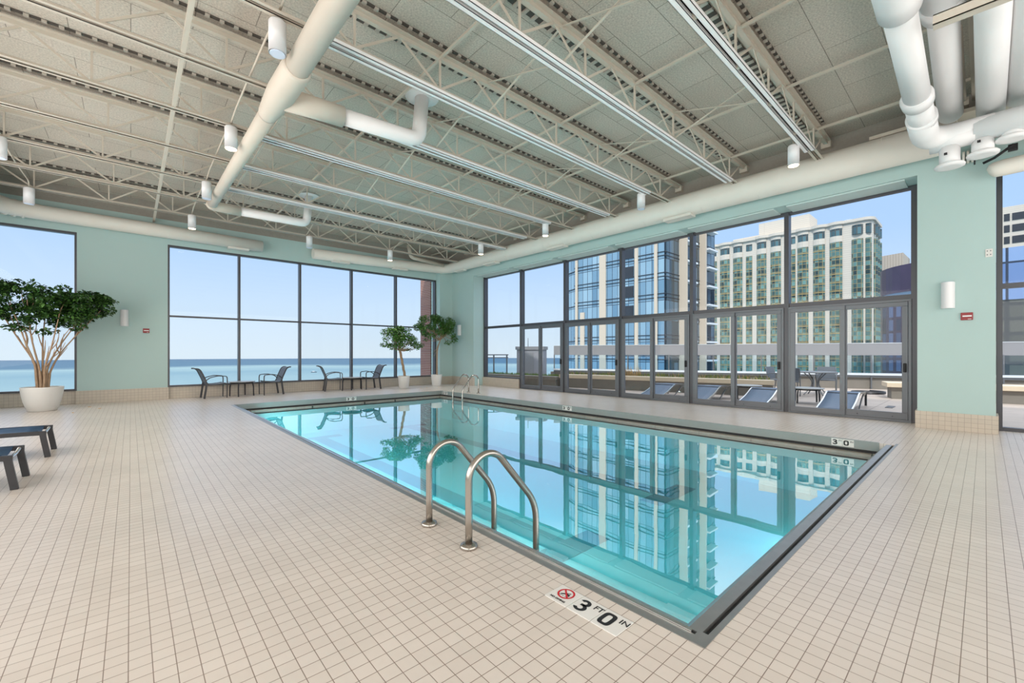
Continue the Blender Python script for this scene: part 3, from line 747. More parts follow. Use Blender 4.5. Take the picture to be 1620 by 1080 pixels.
# ------------------------------------------------------------ potted trees
def leaf_mesh(name, clusters, n, size, mats, seed, parent, trunk_tips=None):
    rr = random.Random(seed); b = bmesh.new()
    tot = sum(c[3]*c[4]*c[5] for c in clusters)
    for (cx, cy, cz, rx, ry, rz_) in clusters:
        k = max(6, int(n*rx*ry*rz_/tot))
        for _ in range(k):
            while True:
                v = Vector((rr.uniform(-1, 1), rr.uniform(-1, 1), rr.uniform(-1, 1)))
                if .25 < v.length < 1: break
            c = Vector((cx+v.x*rx, cy+v.y*ry, cz+v.z*rz_))
            s = size*rr.uniform(.7, 1.25)
            d = (Vector((v.x, v.y, v.z*.3-.25))+Vector((rr.gauss(0, .6), rr.gauss(0, .6), rr.gauss(0, .4)))).normalized()
            u = d.cross(Vector((rr.gauss(0, .4), rr.gauss(0, .4), 1))).normalized(); w_ = u.cross(d).normalized()
            p0 = c-d*s*.5; p3 = c+d*s*.5-w_*s*.12
            l1 = c-d*s*.12+u*s*.28+w_*s*.08; r1 = c-d*s*.12-u*s*.28+w_*s*.08
            l2 = c+d*s*.2+u*s*.2+w_*s*.05; r2 = c+d*s*.2-u*s*.2+w_*s*.05
            m1 = c+d*s*.04
            V = [b.verts.new(q) for q in (p0, l1, l2, p3, r2, r1, m1)]
            mi = 0 if rr.random() < .6 else 1
            for f in ((0, 6, 1), (1, 6, 2), (2, 6, 3), (3, 6, 4), (4, 6, 5), (5, 6, 0)):
                ff = b.faces.new([V[i] for i in f]); ff.material_index = mi; ff.smooth = True
    me = bpy.data.meshes.new(name); b.to_mesh(me); b.free()
    for q in mats: me.materials.append(q)
    o = bpy.data.objects.new(name, me); COL.objects.link(o); o.parent = parent; return o

t = thing('potted_tree', 'large multi stemmed tree in a wide white round planter by the left window', 'potted tree', (-1.50, 14.35, 0))
prof = [(.22, 0), (.235, .01), (.30, .22), (.335, .42), (.345, .53), (.345, .545), (.325, .545), (.315, .50), (.31, .46)]
MB().lathe(prof, 48).build('planter', M['pot'], t)
MB().lathe([(.31, .0), (.30, .02), (.02, .03)], 32, (0, 0, .455)).build('soil', M['soil'], t)
rr = random.Random(3); tips = []
m = MB()
stems = [((-.05, .02), (-.10, .02, 1.05), (-.42, .05, 1.75), (-.66, -.05, 2.35)), ((-.02, -.03), (-.06, -.02, 1.05), (-.16, -.1, 1.7), (-.22, -.1, 2.5)),
         ((.0, .03), (0, .05, 1.1), (.0, .1, 1.7), (.05, .2, 2.45)), ((.05, 0), (.10, 0, 1.05), (.28, .0, 1.5), (.62, .0, 2.15)),
         ((.08, .03), (.14, .03, .95), (.34, .05, 1.42), (.95, .1, 2.35)), ((-.07, -.02), (-.12, -.05, 1.1), (-.25, -.15, 1.6), (-.42, -.2, 2.3)), ((.03, -.04), (.05, -.08, 1.0), (.16, -.12, 1.5), (.30, -.2, 2.3))]
for i, (s0, a, b_, c_) in enumerate(stems):
    p = smooth_path([(s0[0], s0[1], .46), (s0[0]*1.3, s0[1], .75), a, b_, c_], 5)
    m.sweep(p, [.030-.022*k/(len(p)-1) for k in range(len(p))], 8)
    for q in range(5):
        j = rr.randint(int(len(p)*.45), len(p)-2); st = p[j]
        e = st+Vector((rr.uniform(-.12, .12)+(.10 if c_[0] > .2 else (-.10 if c_[0] < -.3 else 0)), rr.uniform(-.15, .15), rr.uniform(.30, .5)))
        m.sweep(smooth_path([st, st.lerp(e, .5)+Vector((rr.uniform(-.05, .05), 0, -.03)), e], 3), [.012, .011, .010, .009, .008, .006, .004], 6)
m.build('stems', M['bark'], t)
cl = []
for _ in range(84):
    x = rr.uniform(-1.05, 1.10); zt = 2.90-.10*x-.06*abs(x)**1.5; zb = 1.92+(.0 if abs(x) < .5 else (abs(x)-.5)*.35)
    cl.append((x, rr.uniform(-.45, .45), rr.uniform(zb+.1, zt-.05), rr.uniform(.14, .24), rr.uniform(.15, .25), rr.uniform(.09, .16)))
cl += [(-.55, 0, 2.72, .25, .3, .16), (.35, 0, 2.62, .3, .3, .13), (.85, .0, 2.52, .25, .25, .14), (-.15, 0, 2.68, .2, .3, .12), (-.35, -.1, 1.88, .25, .25, .10), (.1, 0, 1.80, .2, .2, .08), (1.12, 0, 2.35, .12, .2, .12), (.55, 0, 1.92, .2, .2, .1)]
leaf_mesh('foliage', cl, 9500, .088, [M['leaf'], M['leaf2']], 5, t)

def small_tree(name_label, loc, trunk, cl, nleaf, prof, seed, mats, twist=False):
    t = thing('potted_tree', name_label, 'potted tree', loc)
    MB().lathe(prof, 40).build('planter', M['pot'], t)
    MB().lathe([(prof[-1][0]-.002, 0), (.01, .015)], 28, (0, 0, prof[-1][1]-.02)).build('soil', M['soil'], t)
    m = MB()
    if twist:
        for ph in (0, 2*math.pi/3, 4*math.pi/3):
            pts = []
            for k in range(26):
                f = k/25; c = Vector(trunk[0]).lerp(Vector(trunk[1]), f)
                pts.append((c.x+.028*math.cos(ph+f*9)*(1-.2*f), c.y+.028*math.sin(ph+f*9), c.z))
            m.sweep(pts, .026, 8)
    else:
        p = smooth_path(trunk, 5); m.sweep(p, [.032-.014*k/(len(p)-1) for k in range(len(p))], 9)
    top = Vector(trunk[1] if twist else trunk[-1]); rr = random.Random(seed)
    for (cx, cy, cz, *_) in cl:
        e = Vector((cx, cy, cz)); st = top if twist else Vector(trunk[rr.randint(-2, -1)])
        m.sweep(smooth_path([st, st.lerp(e, .5)+Vector((0, 0, -.04)), e], 3), [.012, .012, .011, .010, .008, .006, .004], 6)
    m.build('trunk', M['bark'], t)
    leaf_mesh('foliage', cl, nleaf, .075, mats, seed, t)
    return t
pf = [(.165, 0), (.175, .01), (.215, .40), (.225, .45), (.225, .46), (.21, .46), (.205, .42)]
rr = random.Random(11)
cl2 = [(rr.uniform(-.62, .62), rr.uniform(-.4, .4), rr.uniform(1.55, 2.2), rr.uniform(.15, .23), .2, rr.uniform(.11, .17)) for _ in range(26)]
cl2 = [(x, y, z-.35*abs(x)**2+.05, a, b_, c_) for x, y, z, a, b_, c_ in cl2]+[(-.2, 0, 2.25, .2, .2, .1), (.1, 0, 2.2, .2, .2, .1), (-.72, 0, 1.85, .14, .2, .12), (.55, 0, 1.5, .12, .15, .08), (.2, 0, 1.45, .15, .15, .08), (.8, 0, 1.6, .1, .1, .08), (-.55, 0, 1.62, .12, .15, .07)]
small_tree('small tree with a braided trunk in a white pot under the lake window', (7.72, 14.75, 0), [(.05, 0, .42), (-.16, 0, 1.42)], cl2, 3600, pf, 4, [M['leaf3'], M['leaf2']], twist=True)
cl3 = []
for _ in range(30):
    x = rr.uniform(-.85, .85); cl3.append((x, rr.uniform(-.4, .4), rr.uniform(2.0, 2.85)-.25*x*x, rr.uniform(.15, .23), .2, rr.uniform(.11, .17)))
cl3 += [(-.5, 0, 1.85, .12, .12, .08), (.55, 0, 1.75, .18, .15, .1), (.8, 0, 2.05, .15, .15, .1), (-.1, 0, 1.2, .05, .06, .09), (-.12, 0, 1.36, .05, .06, .07), (-.75, 0, 2.5, .13, .15, .1)]
small_tree('taller small tree with a slender forked trunk in a white pot in the corner', (9.16, 14.75, 0), [(.02, 0, .40), (.02, 0, 1.0), (.04, 0, 1.45), (.18, .02, 1.85), (.25, .02, 2.1)], cl3, 4600, pf, 9, [M['leaf2'], M['leaf3']])

# ------------------------------------------------------------ patio chairs and tables
def make_chair(label, loc, rz):
    """faces local +x"""
    t = thing('patio_armchair', label, 'chair', loc, rz, 'dark sling armchairs under the lake window')
    w = .27
    prof = smooth_path([(.25, 0, .43), (.10, 0, .405), (-.10, 0, .395), (-.20, 0, .42), (-.25, 0, .55), (-.32, 0, .72), (-.37, 0, .82), (-.43, 0, .865), (-.50, 0, .87)], 3)
    m = MB(); a = prof[:9]; 
    def sling(pp_, nm, mt):
        mm = MB()
        for p, q in zip(pp_, pp_[1:]):
            n_ = (q-p).normalized().cross(Vector((0, 1, 0)))*.006
            A = [mm.b.verts.new(v) for v in (p+Vector((0, -w+.03, 0))+n_, p+Vector((0, w-.03, 0))+n_, q+Vector((0, w-.03, 0))+n_, q+Vector((0, -w+.03, 0))+n_,
                                             p+Vector((0, -w+.03, 0))-n_, p+Vector((0, w-.03, 0))-n_, q+Vector((0, w-.03, 0))-n_, q+Vector((0, -w+.03, 0))-n_)]
            for f in ((0, 1, 2, 3), (7, 6, 5, 4), (0, 3, 7, 4), (1, 5, 6, 2)): mm.b.faces.new([A[i] for i in f])
        mm.build(nm, mt, t)
    sling(prof[:10], 'seat', M['sling2']); sling(prof[9:], 'backrest', M['sling2'])
    for s in (-1, 1):
        y = s*(w-.015)
        MB().sweep([p+Vector((0, y, 0)) for p in prof], 1, flat=(.022, .036)).build('side_frame', M['dark'], t)
        MB().sweep(fillet([(-.235, y, .52), (-.15, y, .60), (.05, y, .65), (.27, y, .63), (.285, y, .56), (.28, y, 0)], .06, 4), 1, flat=(.028, .024)).build('arm_and_front_leg', M['dark'], t)
        MB().sweep([(-.215, y, .46), (-.24, y, .25), (-.275, y, 0)], 1, flat=(.026, .050)).build('leg', M['dark'], t)
    MB().bar((.24, -w, .42), (.24, w, .42), .025).build('front_rail', M['dark'], t)
    MB().bar((-.21, -w, .41), (-.21, w, .41), .025).build('rear_rail', M['dark'], t)
    return t
make_chair('dark sling armchair at the left end of the lake window, facing right', (1.83, 15.27, 0), R(4))
make_chair('dark sling armchair facing left, right of the left round table', (3.36, 15.30, 0), R(184))
make_chair('dark sling armchair turned slightly away, left of the right round table', (5.28, 15.32, 0), R(-12))
make_chair('dark sling armchair facing left, beside the braided tree', (6.64, 15.26, 0), R(180))
def round_table(label, loc, h, r, grp, topm, legm, nleg=4, legr=.62):
    t = thing('side_table', label, 'table', loc, R(20), grp)
    MB().lathe([(r-.01, h-.022), (r, h-.016), (r, h-.004), (r-.006, h)], 40).build('table_top', topm, t)
    MB().lathe([(r*.8, h-.06), (r*.8, h-.024)], 32).build('apron', legm, t)
    for k in range(nleg):
        a = 2*math.pi*(k+.5)/nleg; x, y = r*.88*math.cos(a), r*.88*math.sin(a)
        MB().sweep([(x*.92, y*.92, h-.025), (x, y, h*.6), (x*1.02, y*1.02, 0)], 1, flat=(.035, .022)).build('leg', legm, t)
    return t
tt = mat('speckled_table_top', (.30, .30, .29), .3, noise=.2, nscale=60)
round_table('low round dark table between the two left armchairs', (2.55, 15.33, 0), .45, .36, 'round side tables under the lake window', tt, M['dark'])
round_table('low round dark table between the two right armchairs', (5.97, 15.33, 0), .45, .36, 'round side tables under the lake window', tt, M['dark'])

# ------------------------------------------------------------ near chaise loungers
def chaise(label, loc, w=.60, L=2.0):
    t = thing('chaise_lounge', label, 'lounger', loc, 0, 'navy chaise lounges at the left edge')
    H = .325
    for s in (-1, 1):
        y = s*w/2
        MB().sweep(fillet([(-.0, y, H-.02), (-.25, y, H-.012), (-L, y, H)], .1), 1, flat=(.035, .05)).build('side_rail', M['dark'], t)
        for x in (-.035, -L+.25):
            k = 1 if x > -1 else -1
            m = MB(); m.sweep([(x, y, H), (x+.010*k, y, H-.08), (x+.045*k, y, .02), (x+.046*k, y, .0)], 1, flat=(.042, .055))
            lg = bevel(m.build('leg', M['dark'], t), .004)
            MB().box(x+.046*k-.02, x+.046*k+.02, y-.015, y+.015, 0.0, .012).build('foot_pad', M['steeld'], lg)
    ends = [(-.03, -w/2+.02, H-.015), (-.045, -w/4, H-.055), (-.05, 0, H-.065), (-.045, w/4, H-.055), (-.03, w/2-.02, H-.015)]
    MB().sweep(smooth_path(ends, 5), .016, 10).build('end_rail', M['chrome'], t)['label'] = 'bright curved end rail'
    m = MB(); n = 14; rows = []
    for i in range(n+1):
        x = -.075-(L-.1)*i/n; row = []
        for j in range(9):
            q = -1+2*j/8; sag = -.035*(1-q*q)*(1 if i > 0 else 1.2)
            row.append(m.b.verts.new((x, q*(w/2-.015), H+.012+sag)))
        rows.append(row)
    for a, c in zip(rows, rows[1:]):
        for j in range(8): m.b.faces.new((a[j], a[j+1], c[j+1], c[j])).smooth = True
    o = m.build('sling', M['sling'], t); so = o.modifiers.new('thickness', 'SOLIDIFY'); so.thickness = .008
    return t
chaise('navy sling chaise lounge cut by the left frame edge, the farther one', (-.79, 8.18, 0))
chaise('navy sling chaise lounge cut by the left frame edge, the nearer one', (-.84, 6.51, 0))

# ------------------------------------------------------------ terrace outside
M['paver'] = grid_mat('terrace_paver', (.47, .39, .335), (.44, .37, .32), (.25, .21, .18), .9, .9, .008, 'xy', rough=.7, noise=(3, .06))
M['concrete'] = mat('planter_concrete', (.21, .19, .165), .8, noise=.12, nscale=6)
M['cap'] = mat('tan_stone_cap', (.66, .54, .40), .6, noise=.06, nscale=5)
M['grass'] = mat('ornamental_grass', (.17, .26, .05), .7, noise=.5, nscale=4)
M['straw'] = mat('straw_grass', (.55, .38, .16), .7, noise=.3, nscale=6)
M['railband'] = mat('grey_rail_band', (.25, .25, .265), .35, noise=.05, nscale=2)
M['railwhite'] = mat('pale_rail', (.62, .66, .70), .35)
M['graywall'] = mat('grey_kiosk_panel', (.28, .28, .31), .5, noise=.05)
M['brick'] = grid_mat('red_brick', (.30, .12, .09), (.24, .09, .07), (.45, .40, .36), .21, .075, .008, 'yz', rough=.8, offset=.5)
m = MB(); m.prism([(XR, YR-4), (24, YR-4), (22.3, -1.2), (16.0, 16.2), (13.6, 19), (XR, 19)], -.45, -.01)
struct(m.build('floor_terrace', M['paver']), 'beige paved roof terrace beyond the doors', 'floor')
struct(MB().box(9.72, 10.4, 16.15, 17.0, -2, 6.0).build('wall_brick_pier', grid_mat('pier_brick', (.30, .12, .09), (.24, .09, .07), (.45, .40, .36), .21, .075, .008, 'xz', rough=.8, offset=.5)), 'narrow red brick pier outside the last lake window bay', 'wall')

def terrace_planter(label, a, b, depth, plants, h=.50, cap=True, seed=1, kind='straw'):
    a, b = Vector(a), Vector(b); d = (b-a); L = d.length; ang = math.atan2(d.y, d.x)
    t = thing('terrace_planter', label, 'planter', (a.x, a.y, -.01), ang)
    MB().box(.03, L-.03, .06, depth, 0, h-.14).build('planter_body', M['concrete'], t)
    bevel(MB().box(0, L, 0, .38, h-.14, h).build('planter_cap', M['cap'] if cap else M['concrete'], t), .008)
    MB().box(.05, L-.05, .38, depth-.03, h-.14, h-.04).build('soil', M['soil'], t)
    rr = random.Random(seed); m = MB()
    for _ in range(plants):
        x = rr.uniform(.1, L-.1); y = rr.uniform(.42, depth-.08); hh = rr.uniform(.06, .2) if kind != 'low' else rr.uniform(.05, .14)
        tall = kind == 'straw' and abs(x-L*.36) < .35
        if tall: hh = rr.uniform(.25, .48)
        m.mi = 1 if (tall or rr.random() < .35) and kind != 'low' else 0
        lx, ly = rr.gauss(0, .06), rr.gauss(0, .06)
        w = .012
        m.poly([(x-w, y, h-.04), (x+w, y, h-.04), (x+lx+w*.3, y+ly, h-.04+hh)])
        m.poly([(x, y-w, h-.04), (x, y+w, h-.04), (x+lx, y+ly+w*.3, h-.04+hh)])
    o = m.build('grass', [M['grass'], M['straw']], t); o['kind'] = 'stuff'
    return t
terrace_planter('long tan capped planter of ornamental grass behind the outdoor loungers', (12.55, 11.2, 0), (14.42, 4.25, 0), 1.15, 700, seed=2)
terrace_planter('grey concrete planter of low green plants at the far left of the terrace', (11.75, 16.4, 0), (12.45, 11.3, 0), 1.25, 900, h=.40, cap=False, seed=3, kind='low')
t = thing('terrace_planter', 'short tan capped bench planter at the right end of the terrace', 'planter', (16.35, 1.9, -.01), R(-75))
MB().box(.12, 3.4, .12, .75, 0, .34).build('planter_body', M['concrete'], t)
bevel(MB().box(0, 3.5, 0, .85, .34, .47).build('planter_cap', M['cap'], t), .01)
t = thing('terrace_planter', 'tan capped low planter seen through the window right of the column', 'planter', (17.2, -1.6, -.01), R(-80))
MB().box(.05, 6, .06, .7, 0, .36).build('planter_body', M['concrete'], t)
bevel(MB().box(0, 6, 0, .8, .36, .48).build('planter_cap', M['cap'], t), .01)

# railing: posts, glass panels, grey band, pale bottom rail
A0, A1 = Vector((15.45, 14.12, 0)), Vector((21.9, -.6, 0)); D = (A1-A0); LR = D.length+5; ang = math.atan2(D.y, D.x)
t = thing('terrace_railing', 'long glass railing with a grey top band around the terrace', 'railing', tuple(A0), ang)
bevel(MB().box(0, LR, -.04, .04, 1.24, 1.68).build('top_band', M['railband'], t), .006)
MB().box(0, LR, -.05, .05, 1.68, 1.70).build('cap_rail', M['railwhite'], t)
MB().box(0, LR, -.08, .06, .50, .58).build('bottom_rail', M['railwhite'], t)
MB().box(0, LR, -.04, .04, .42, .50).build('lower_channel', M['frameg'], t)
x = .02
while x < LR-.3:
    MB().box(x+.03, min(x+1.72, LR), -.006, .006, .58, 1.24).build('glass_panel', M['railglass'], t)
    MB().box(x-.02, x+.02, -.05, .0, 0, 1.26).build('post', M['frameg'], t); x += 1.76
t = thing('terrace_curb', 'dark low curb wall beneath the glass railing', 'curb', tuple(A0), ang)
MB().box(-.2, LR, .06, .45, -.3, .42).build('curb_wall', M['concrete'], t)  # dark concrete tone includes the shade under the rail band
# left balustrade + kiosk
t = thing('balustrade', 'short grey metal balustrade with glass at the far left end of the terrace', 'railing', (12.2, 17.0, 0), R(-17))
MB().box(0, 2.3, -.03, .03, 1.22, 1.27).build('top_rail', M['frameg'], t)
MB().box(0, 2.3, -.02, .02, 1.08, 1.12).build('mid_rail', M['frameg'], t)
for k in range(4):
    MB().box(.03+.72*k, .09+.72*k, -.03, .03, 0, 1.22).build('post', M['frameg'], t)
    if k < 3: MB().box(.10+.72*k, .74+.72*k, -.005, .005, .15, 1.08).build('glass_panel', M['railglass'], t)
t = thing('service_enclosure', 'grey metal service enclosure with a flat lid beside the balustrade', 'enclosure', (14.6, 15.9, 0), R(-64))
MB().box(0, 1.4, 0, .6, 0, 1.5).build('cabinet', M['graywall'], t)
MB().box(-.05, 1.45, -.06, .65, 1.5, 1.66).build('lid', M['railband'], t)
MB().box(.3, .9, -.02, 0, .1, 1.35).build('access_panel', M['railband'], t)
tag(MB().sweep([(15.09, 15.58, 1.655), (15.09, 15.58, 2.1)], .015, 8).build('antenna', M['frameg']), 'thin antenna rod above the grey service enclosure', 'antenna')

# outdoor loungers
def wave_chaise(label, loc, rz=0):
    t = thing('sun_lounger', label, 'lounger', loc, rz, 'blue sling sun loungers on the terrace')
    w = .31
    prof = smooth_path([(-2.2, 0, .07), (-1.6, 0, .20), (-1.15, 0, .345), (-.95, 0, .37), (-.5, 0, .345), (-.05, 0, .33)], 5)
    m = MB(); rows = [[m.b.verts.new(p+Vector((0, y, .01))) for y in (-w, -w/3, w/3, w)] for p in prof]
    for a, c in zip(rows, rows[1:]):
        for j in range(3): m.b.faces.new((a[j], a[j+1], c[j+1], c[j])).smooth = True
    o = m.build('sling', M['sling3'], t); q = o.modifiers.new('thickness', 'SOLIDIFY'); q.thickness = .012
    for s in (-1, 1):
        y = s*w
        MB().sweep([p+Vector((0, y, 0)) for p in prof], 1, flat=(.03, .045)).build('side_rail', M['chrome'], t)
        MB().sweep(smooth_path([(-.15, y, .32), (-.55, y, .27), (-.95, y, .10), (-1.15, y, .0)], 4), 1, flat=(.03, .045)).build('curved_leg', M['chrome'], t)
        MB().bar((-.06, y, .34), (-.05, y, 0), .045).build('leg', M['dark'], t)
        MB().bar((-2.05, y, .10), (-2.05, y, 0), .04).build('front_foot', M['dark'], t)
    MB().bar((-1.12, -w, .36), (-1.12, w, .36), .03).build('cross_bar', M['dark'], t)
    return t
wave_chaise('steel blue sun lounger outside the nearest door, one with its curved leg showing', (13.72, 2.30, 0), R(2))
wave_chaise('steel blue sun lounger between the two low outdoor tables', (13.55, 3.95, 0), R(3))
wave_chaise('steel blue sun lounger outside the fourth door, left of the tables', (13.35, 5.36, 0), R(5))
wave_chaise('steel blue sun lounger outside the middle door, farthest of the four', (13.15, 6.62, 0), R(6))
stonetop = mat('pale_table_top', (.42, .42, .41), .3)
round_table('low round outdoor table right of the fourth door mullion', (13.35, 3.15, 0), .40, .38, 'low outdoor tables', stonetop, M['dark'])
round_table('low round outdoor table by the end of the long planter', (13.2, 4.57, 0), .40, .38, 'low outdoor tables', stonetop, M['dark'])
t = thing('dining_table', 'grey outdoor dining table with splayed legs behind the low tables', 'table', (16.2, 3.6, 0))
MB().lathe([(.56, .70), (.58, .71), (.58, .725), (.56, .735)], 36).build('table_top', M['frameg'], t)
for k in range(4):
    a = math.pi/4+k*math.pi/2; c, s_ = math.cos(a), math.sin(a)
    MB().sweep(smooth_path([(c*.35, s_*.35, .70), (c*.12, s_*.12, .45), (c*.14, s_*.14, .25), (c*.36, s_*.36, 0)], 5), .016, 8).build('leg', M['frameg'], t)
for i, (x, y, rz, lb) in enumerate(((15.35, 4.1, 20, 'outdoor armchair left of the dining table, back to the doors'), (16.1, 4.6, -100, 'outdoor armchair on the far left side of the dining table'), (17.1, 3.5, 190, 'outdoor armchair behind the dining table, facing the doors'))):
    t = thing('outdoor_armchair', 'grey metal ' + lb, 'chair', (x, y, 0), R(rz), 'grey armchairs at the outdoor dining table')
    for s in (-1, 1):
        MB().sweep(smooth_path([(-.28, s*.26, 0), (-.22, s*.27, .45), (-.30, s*.24, .86)], 4), .014, 8).build('rear_leg', M['frameg'], t)
        MB().sweep(smooth_path([(-.24, s*.27, .62), (0, s*.30, .66), (.24, s*.27, .60), (.26, s*.25, .3), (.28, s*.26, 0)], 4), .014, 8).build('arm_and_front_leg', M['frameg'], t)
    m = MB(); m.prism([(-.25, -.25), (.25, -.23), (.25, .23), (-.25, .25)], .42, .445); m.build('seat', M['sling2'], t)
    m = MB(); m.sweep(smooth_path([(-.235, 0, .46), (-.25, 0, .65), (-.30, 0, .86)], 4), 1, flat=(.48, .015), up=(1, 0, 0)); m.build('backrest', M['sling2'], t)
tag(MB().sweep([(17.6+.42*math.cos(k*.35), 2.5+.42*math.sin(k*.35), .03+.0012*k) for k in range(55)], .02, 6).build('garden_hose', M['dark']), 'dark coiled hose on the terrace near the bench planter', 'hose')
tag(MB().box(13.6, 14.1, 1.48, 1.62, -.01, .002).build('floor_drain', M['frame']), 'narrow dark drain slot in the terrace paving', 'drain')

# ------------------------------------------------------------ lake
def lake_mat():
    m = bpy.data.materials.new('lake_water'); t, b = nodes(m)
    tc = t.nodes.new('ShaderNodeTexCoord'); ln = t.nodes.new('ShaderNodeVectorMath'); ln.operation = 'LENGTH'
    n = t.nodes.new('ShaderNodeTexNoise'); n.inputs['Scale'].default_value = .0022; n.inputs['Detail'].default_value = 3
    ad = t.nodes.new('ShaderNodeMath'); ad.operation = 'MULTIPLY_ADD'; ad.inputs[1].default_value = 700
    cr = t.nodes.new('ShaderNodeValToRGB'); mr = t.nodes.new('ShaderNodeMapRange'); mr.inputs[1].default_value = 300; mr.inputs[2].default_value = 4300
    t.links.new(tc.outputs['Object'], ln.inputs[0]); t.links.new(tc.outputs['Object'], n.inputs['Vector'])
    t.links.new(n.outputs[0], ad.inputs[0]); t.links.new(ln.outputs['Value'], ad.inputs[2]); t.links.new(ad.outputs[0], mr.inputs[0]); t.links.new(mr.outputs[0], cr.inputs[0])
    E = cr.color_ramp.elements; E[0].position = 0; E[0].color = (.19, .29, .33, 1); E[1].position = 1; E[1].color = (.05, .105, .165, 1)
    for p, c in ((.08, (.14, .235, .285)), (.18, (.20, .295, .32)), (.30, (.14, .235, .28)), (.40, (.225, .32, .335)), (.47, (.055, .12, .18))):
        e = E.new(p); e.color = (*c, 1)
    t.links.new(cr.outputs[0], b.inputs['Base Color']); b.inputs['Roughness'].default_value = .6; b.inputs['Specular IOR Level'].default_value = .15
    return m
b = bmesh.new(); bmesh.ops.create_circle(b, cap_ends=True, radius=4050, segments=128)
me = bpy.data.meshes.new('lake'); b.to_mesh(me); b.free(); me.materials.append(lake_mat())
lk = bpy.data.objects.new('lake', me); COL.objects.link(lk); lk.location = (0, 0, -40); tag(lk, 'calm turquoise lake reaching the horizon', 'lake', kind='stuff')
t = thing('motorboat', 'tiny white boat far out on the lake', 'boat', (300, 990, -40))
MB().prism([(-5, -1.4), (4, -1.5), (7, 0), (4, 1.5), (-5, 1.4)], 0, 1.5).build('hull', M['frameg'], t); MB().box(-2, 2, -1, 1, 1.5, 3.2).build('cabin', M['white'], t)

# ------------------------------------------------------------ buildings
def glassy(name, c1, c2, mortar, w, h, ms, axes, rough=.12, off=0.0, bias=0, org=(0,0,0)):
    return grid_mat(name, c1, c2, mortar, w, h, ms, axes, rough=rough, offset=off, bump=0, bias=bias, org=org, spec=.8)
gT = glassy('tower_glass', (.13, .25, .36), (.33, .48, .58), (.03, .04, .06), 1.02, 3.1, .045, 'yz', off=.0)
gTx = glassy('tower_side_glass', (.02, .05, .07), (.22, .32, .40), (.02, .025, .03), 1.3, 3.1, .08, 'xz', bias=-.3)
conc = mat('tower_stone', (.66, .54, .42), .7)
darkm = mat('tower_line', (.03, .035, .045), .4)
t = thing('glass_tower', 'tall blue glass residential tower with beige vertical strips', 'building', (59, 31.8, 0))
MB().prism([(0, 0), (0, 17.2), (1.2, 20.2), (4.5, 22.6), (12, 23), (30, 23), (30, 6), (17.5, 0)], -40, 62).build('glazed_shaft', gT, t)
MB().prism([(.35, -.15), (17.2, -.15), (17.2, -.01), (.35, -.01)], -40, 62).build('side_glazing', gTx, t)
for (ya, yb, zb) in ((14.9, 15.8, 8.5), (10.4, 11.7, -40), (4.35, 4.95, -40), (1.1, 1.6, -40), (16.4, 16.9, -40)):
    MB().box(-.18, .02, ya, yb, -40, 62 if zb < 0 else zb).build('stone_strip', conc, t)
for z in range(-12, 20):
    zz = z*3.1+.4
    m = MB()
    for dz in (0, .55):
        m.box(-.10, .0, -.1, 17.2, zz+dz, zz+dz+.10); m.box(-.1, 17.3, -.22, -.1, zz+dz, zz+dz+.10)
    m.bar((-.05, 17.2, zz), (1.1, 20.3, zz), .12); m.bar((1.1, 20.3, zz), (4.5, 22.7, zz), .12)
    m.build('floor_line', darkm, t)
rr = random.Random(5)
for z in (2, 3, 4, 5):
    MB().box(-.14, .0, 5.2, 7.3, z*3.1+.9, z*3.1+2.7).build('balcony_recess', darkm, t)
for z in range(-6, 18):
    MB().box(4.5, 8.2, -1.3, -.12, z*3.1, z*3.1+.28).build('balcony_slab', M['white'], t)
    MB().box(12.5, 15.8, -1.3, -.12, z*3.1, z*3.1+.28).build('balcony_slab', M['white'], t)
MB().box(4.2, 4.5, -1.4, .1, -40, 62).build('stone_fin', conc, t); MB().box(11.2, 11.6, -1.2, .1, -40, 62).build('stone_fin', conc, t)

wst = grid_mat('pale_stone_cladding', (.68, .61, .52), (.65, .58, .50), (.54, .48, .40), 60, .75, .06, 'yz', rough=.8, bump=0)
goldm = mat('gold_mullion', (.42, .30, .12), .5)
gB = glassy('bay_green_glass', (.012, .035, .035), (.16, .32, .29), (.34, .25, .10), 1.15, 1.5, .07, 'yz', rough=.2)
gB2 = glassy('bay_upper_glass', (.02, .05, .06), (.10, .20, .22), (.10, .09, .07), 1.2, 3.0, .12, 'yz', rough=.2)
t = thing('apartment_tower', 'pale stone apartment building with columns of green bay windows and gold mullions', 'building', (187, 0, 0))
arc = [(2.5-2.5*math.cos(a), 28.0-2.5*math.sin(a)) for a in [k*math.pi/2/8 for k in range(9)]]
MB().prism([(0, 84), (17, 84), (17, 25.5)]+arc[::-1], -40, 47.4).build('stone_body', wst, t)
pr = smooth_path([(0, -6.0, 0)]+[(0, y, 0) for y in (1, 2)], 1)
m = MB()
cor = [(-.5, y) for y in (84,)]
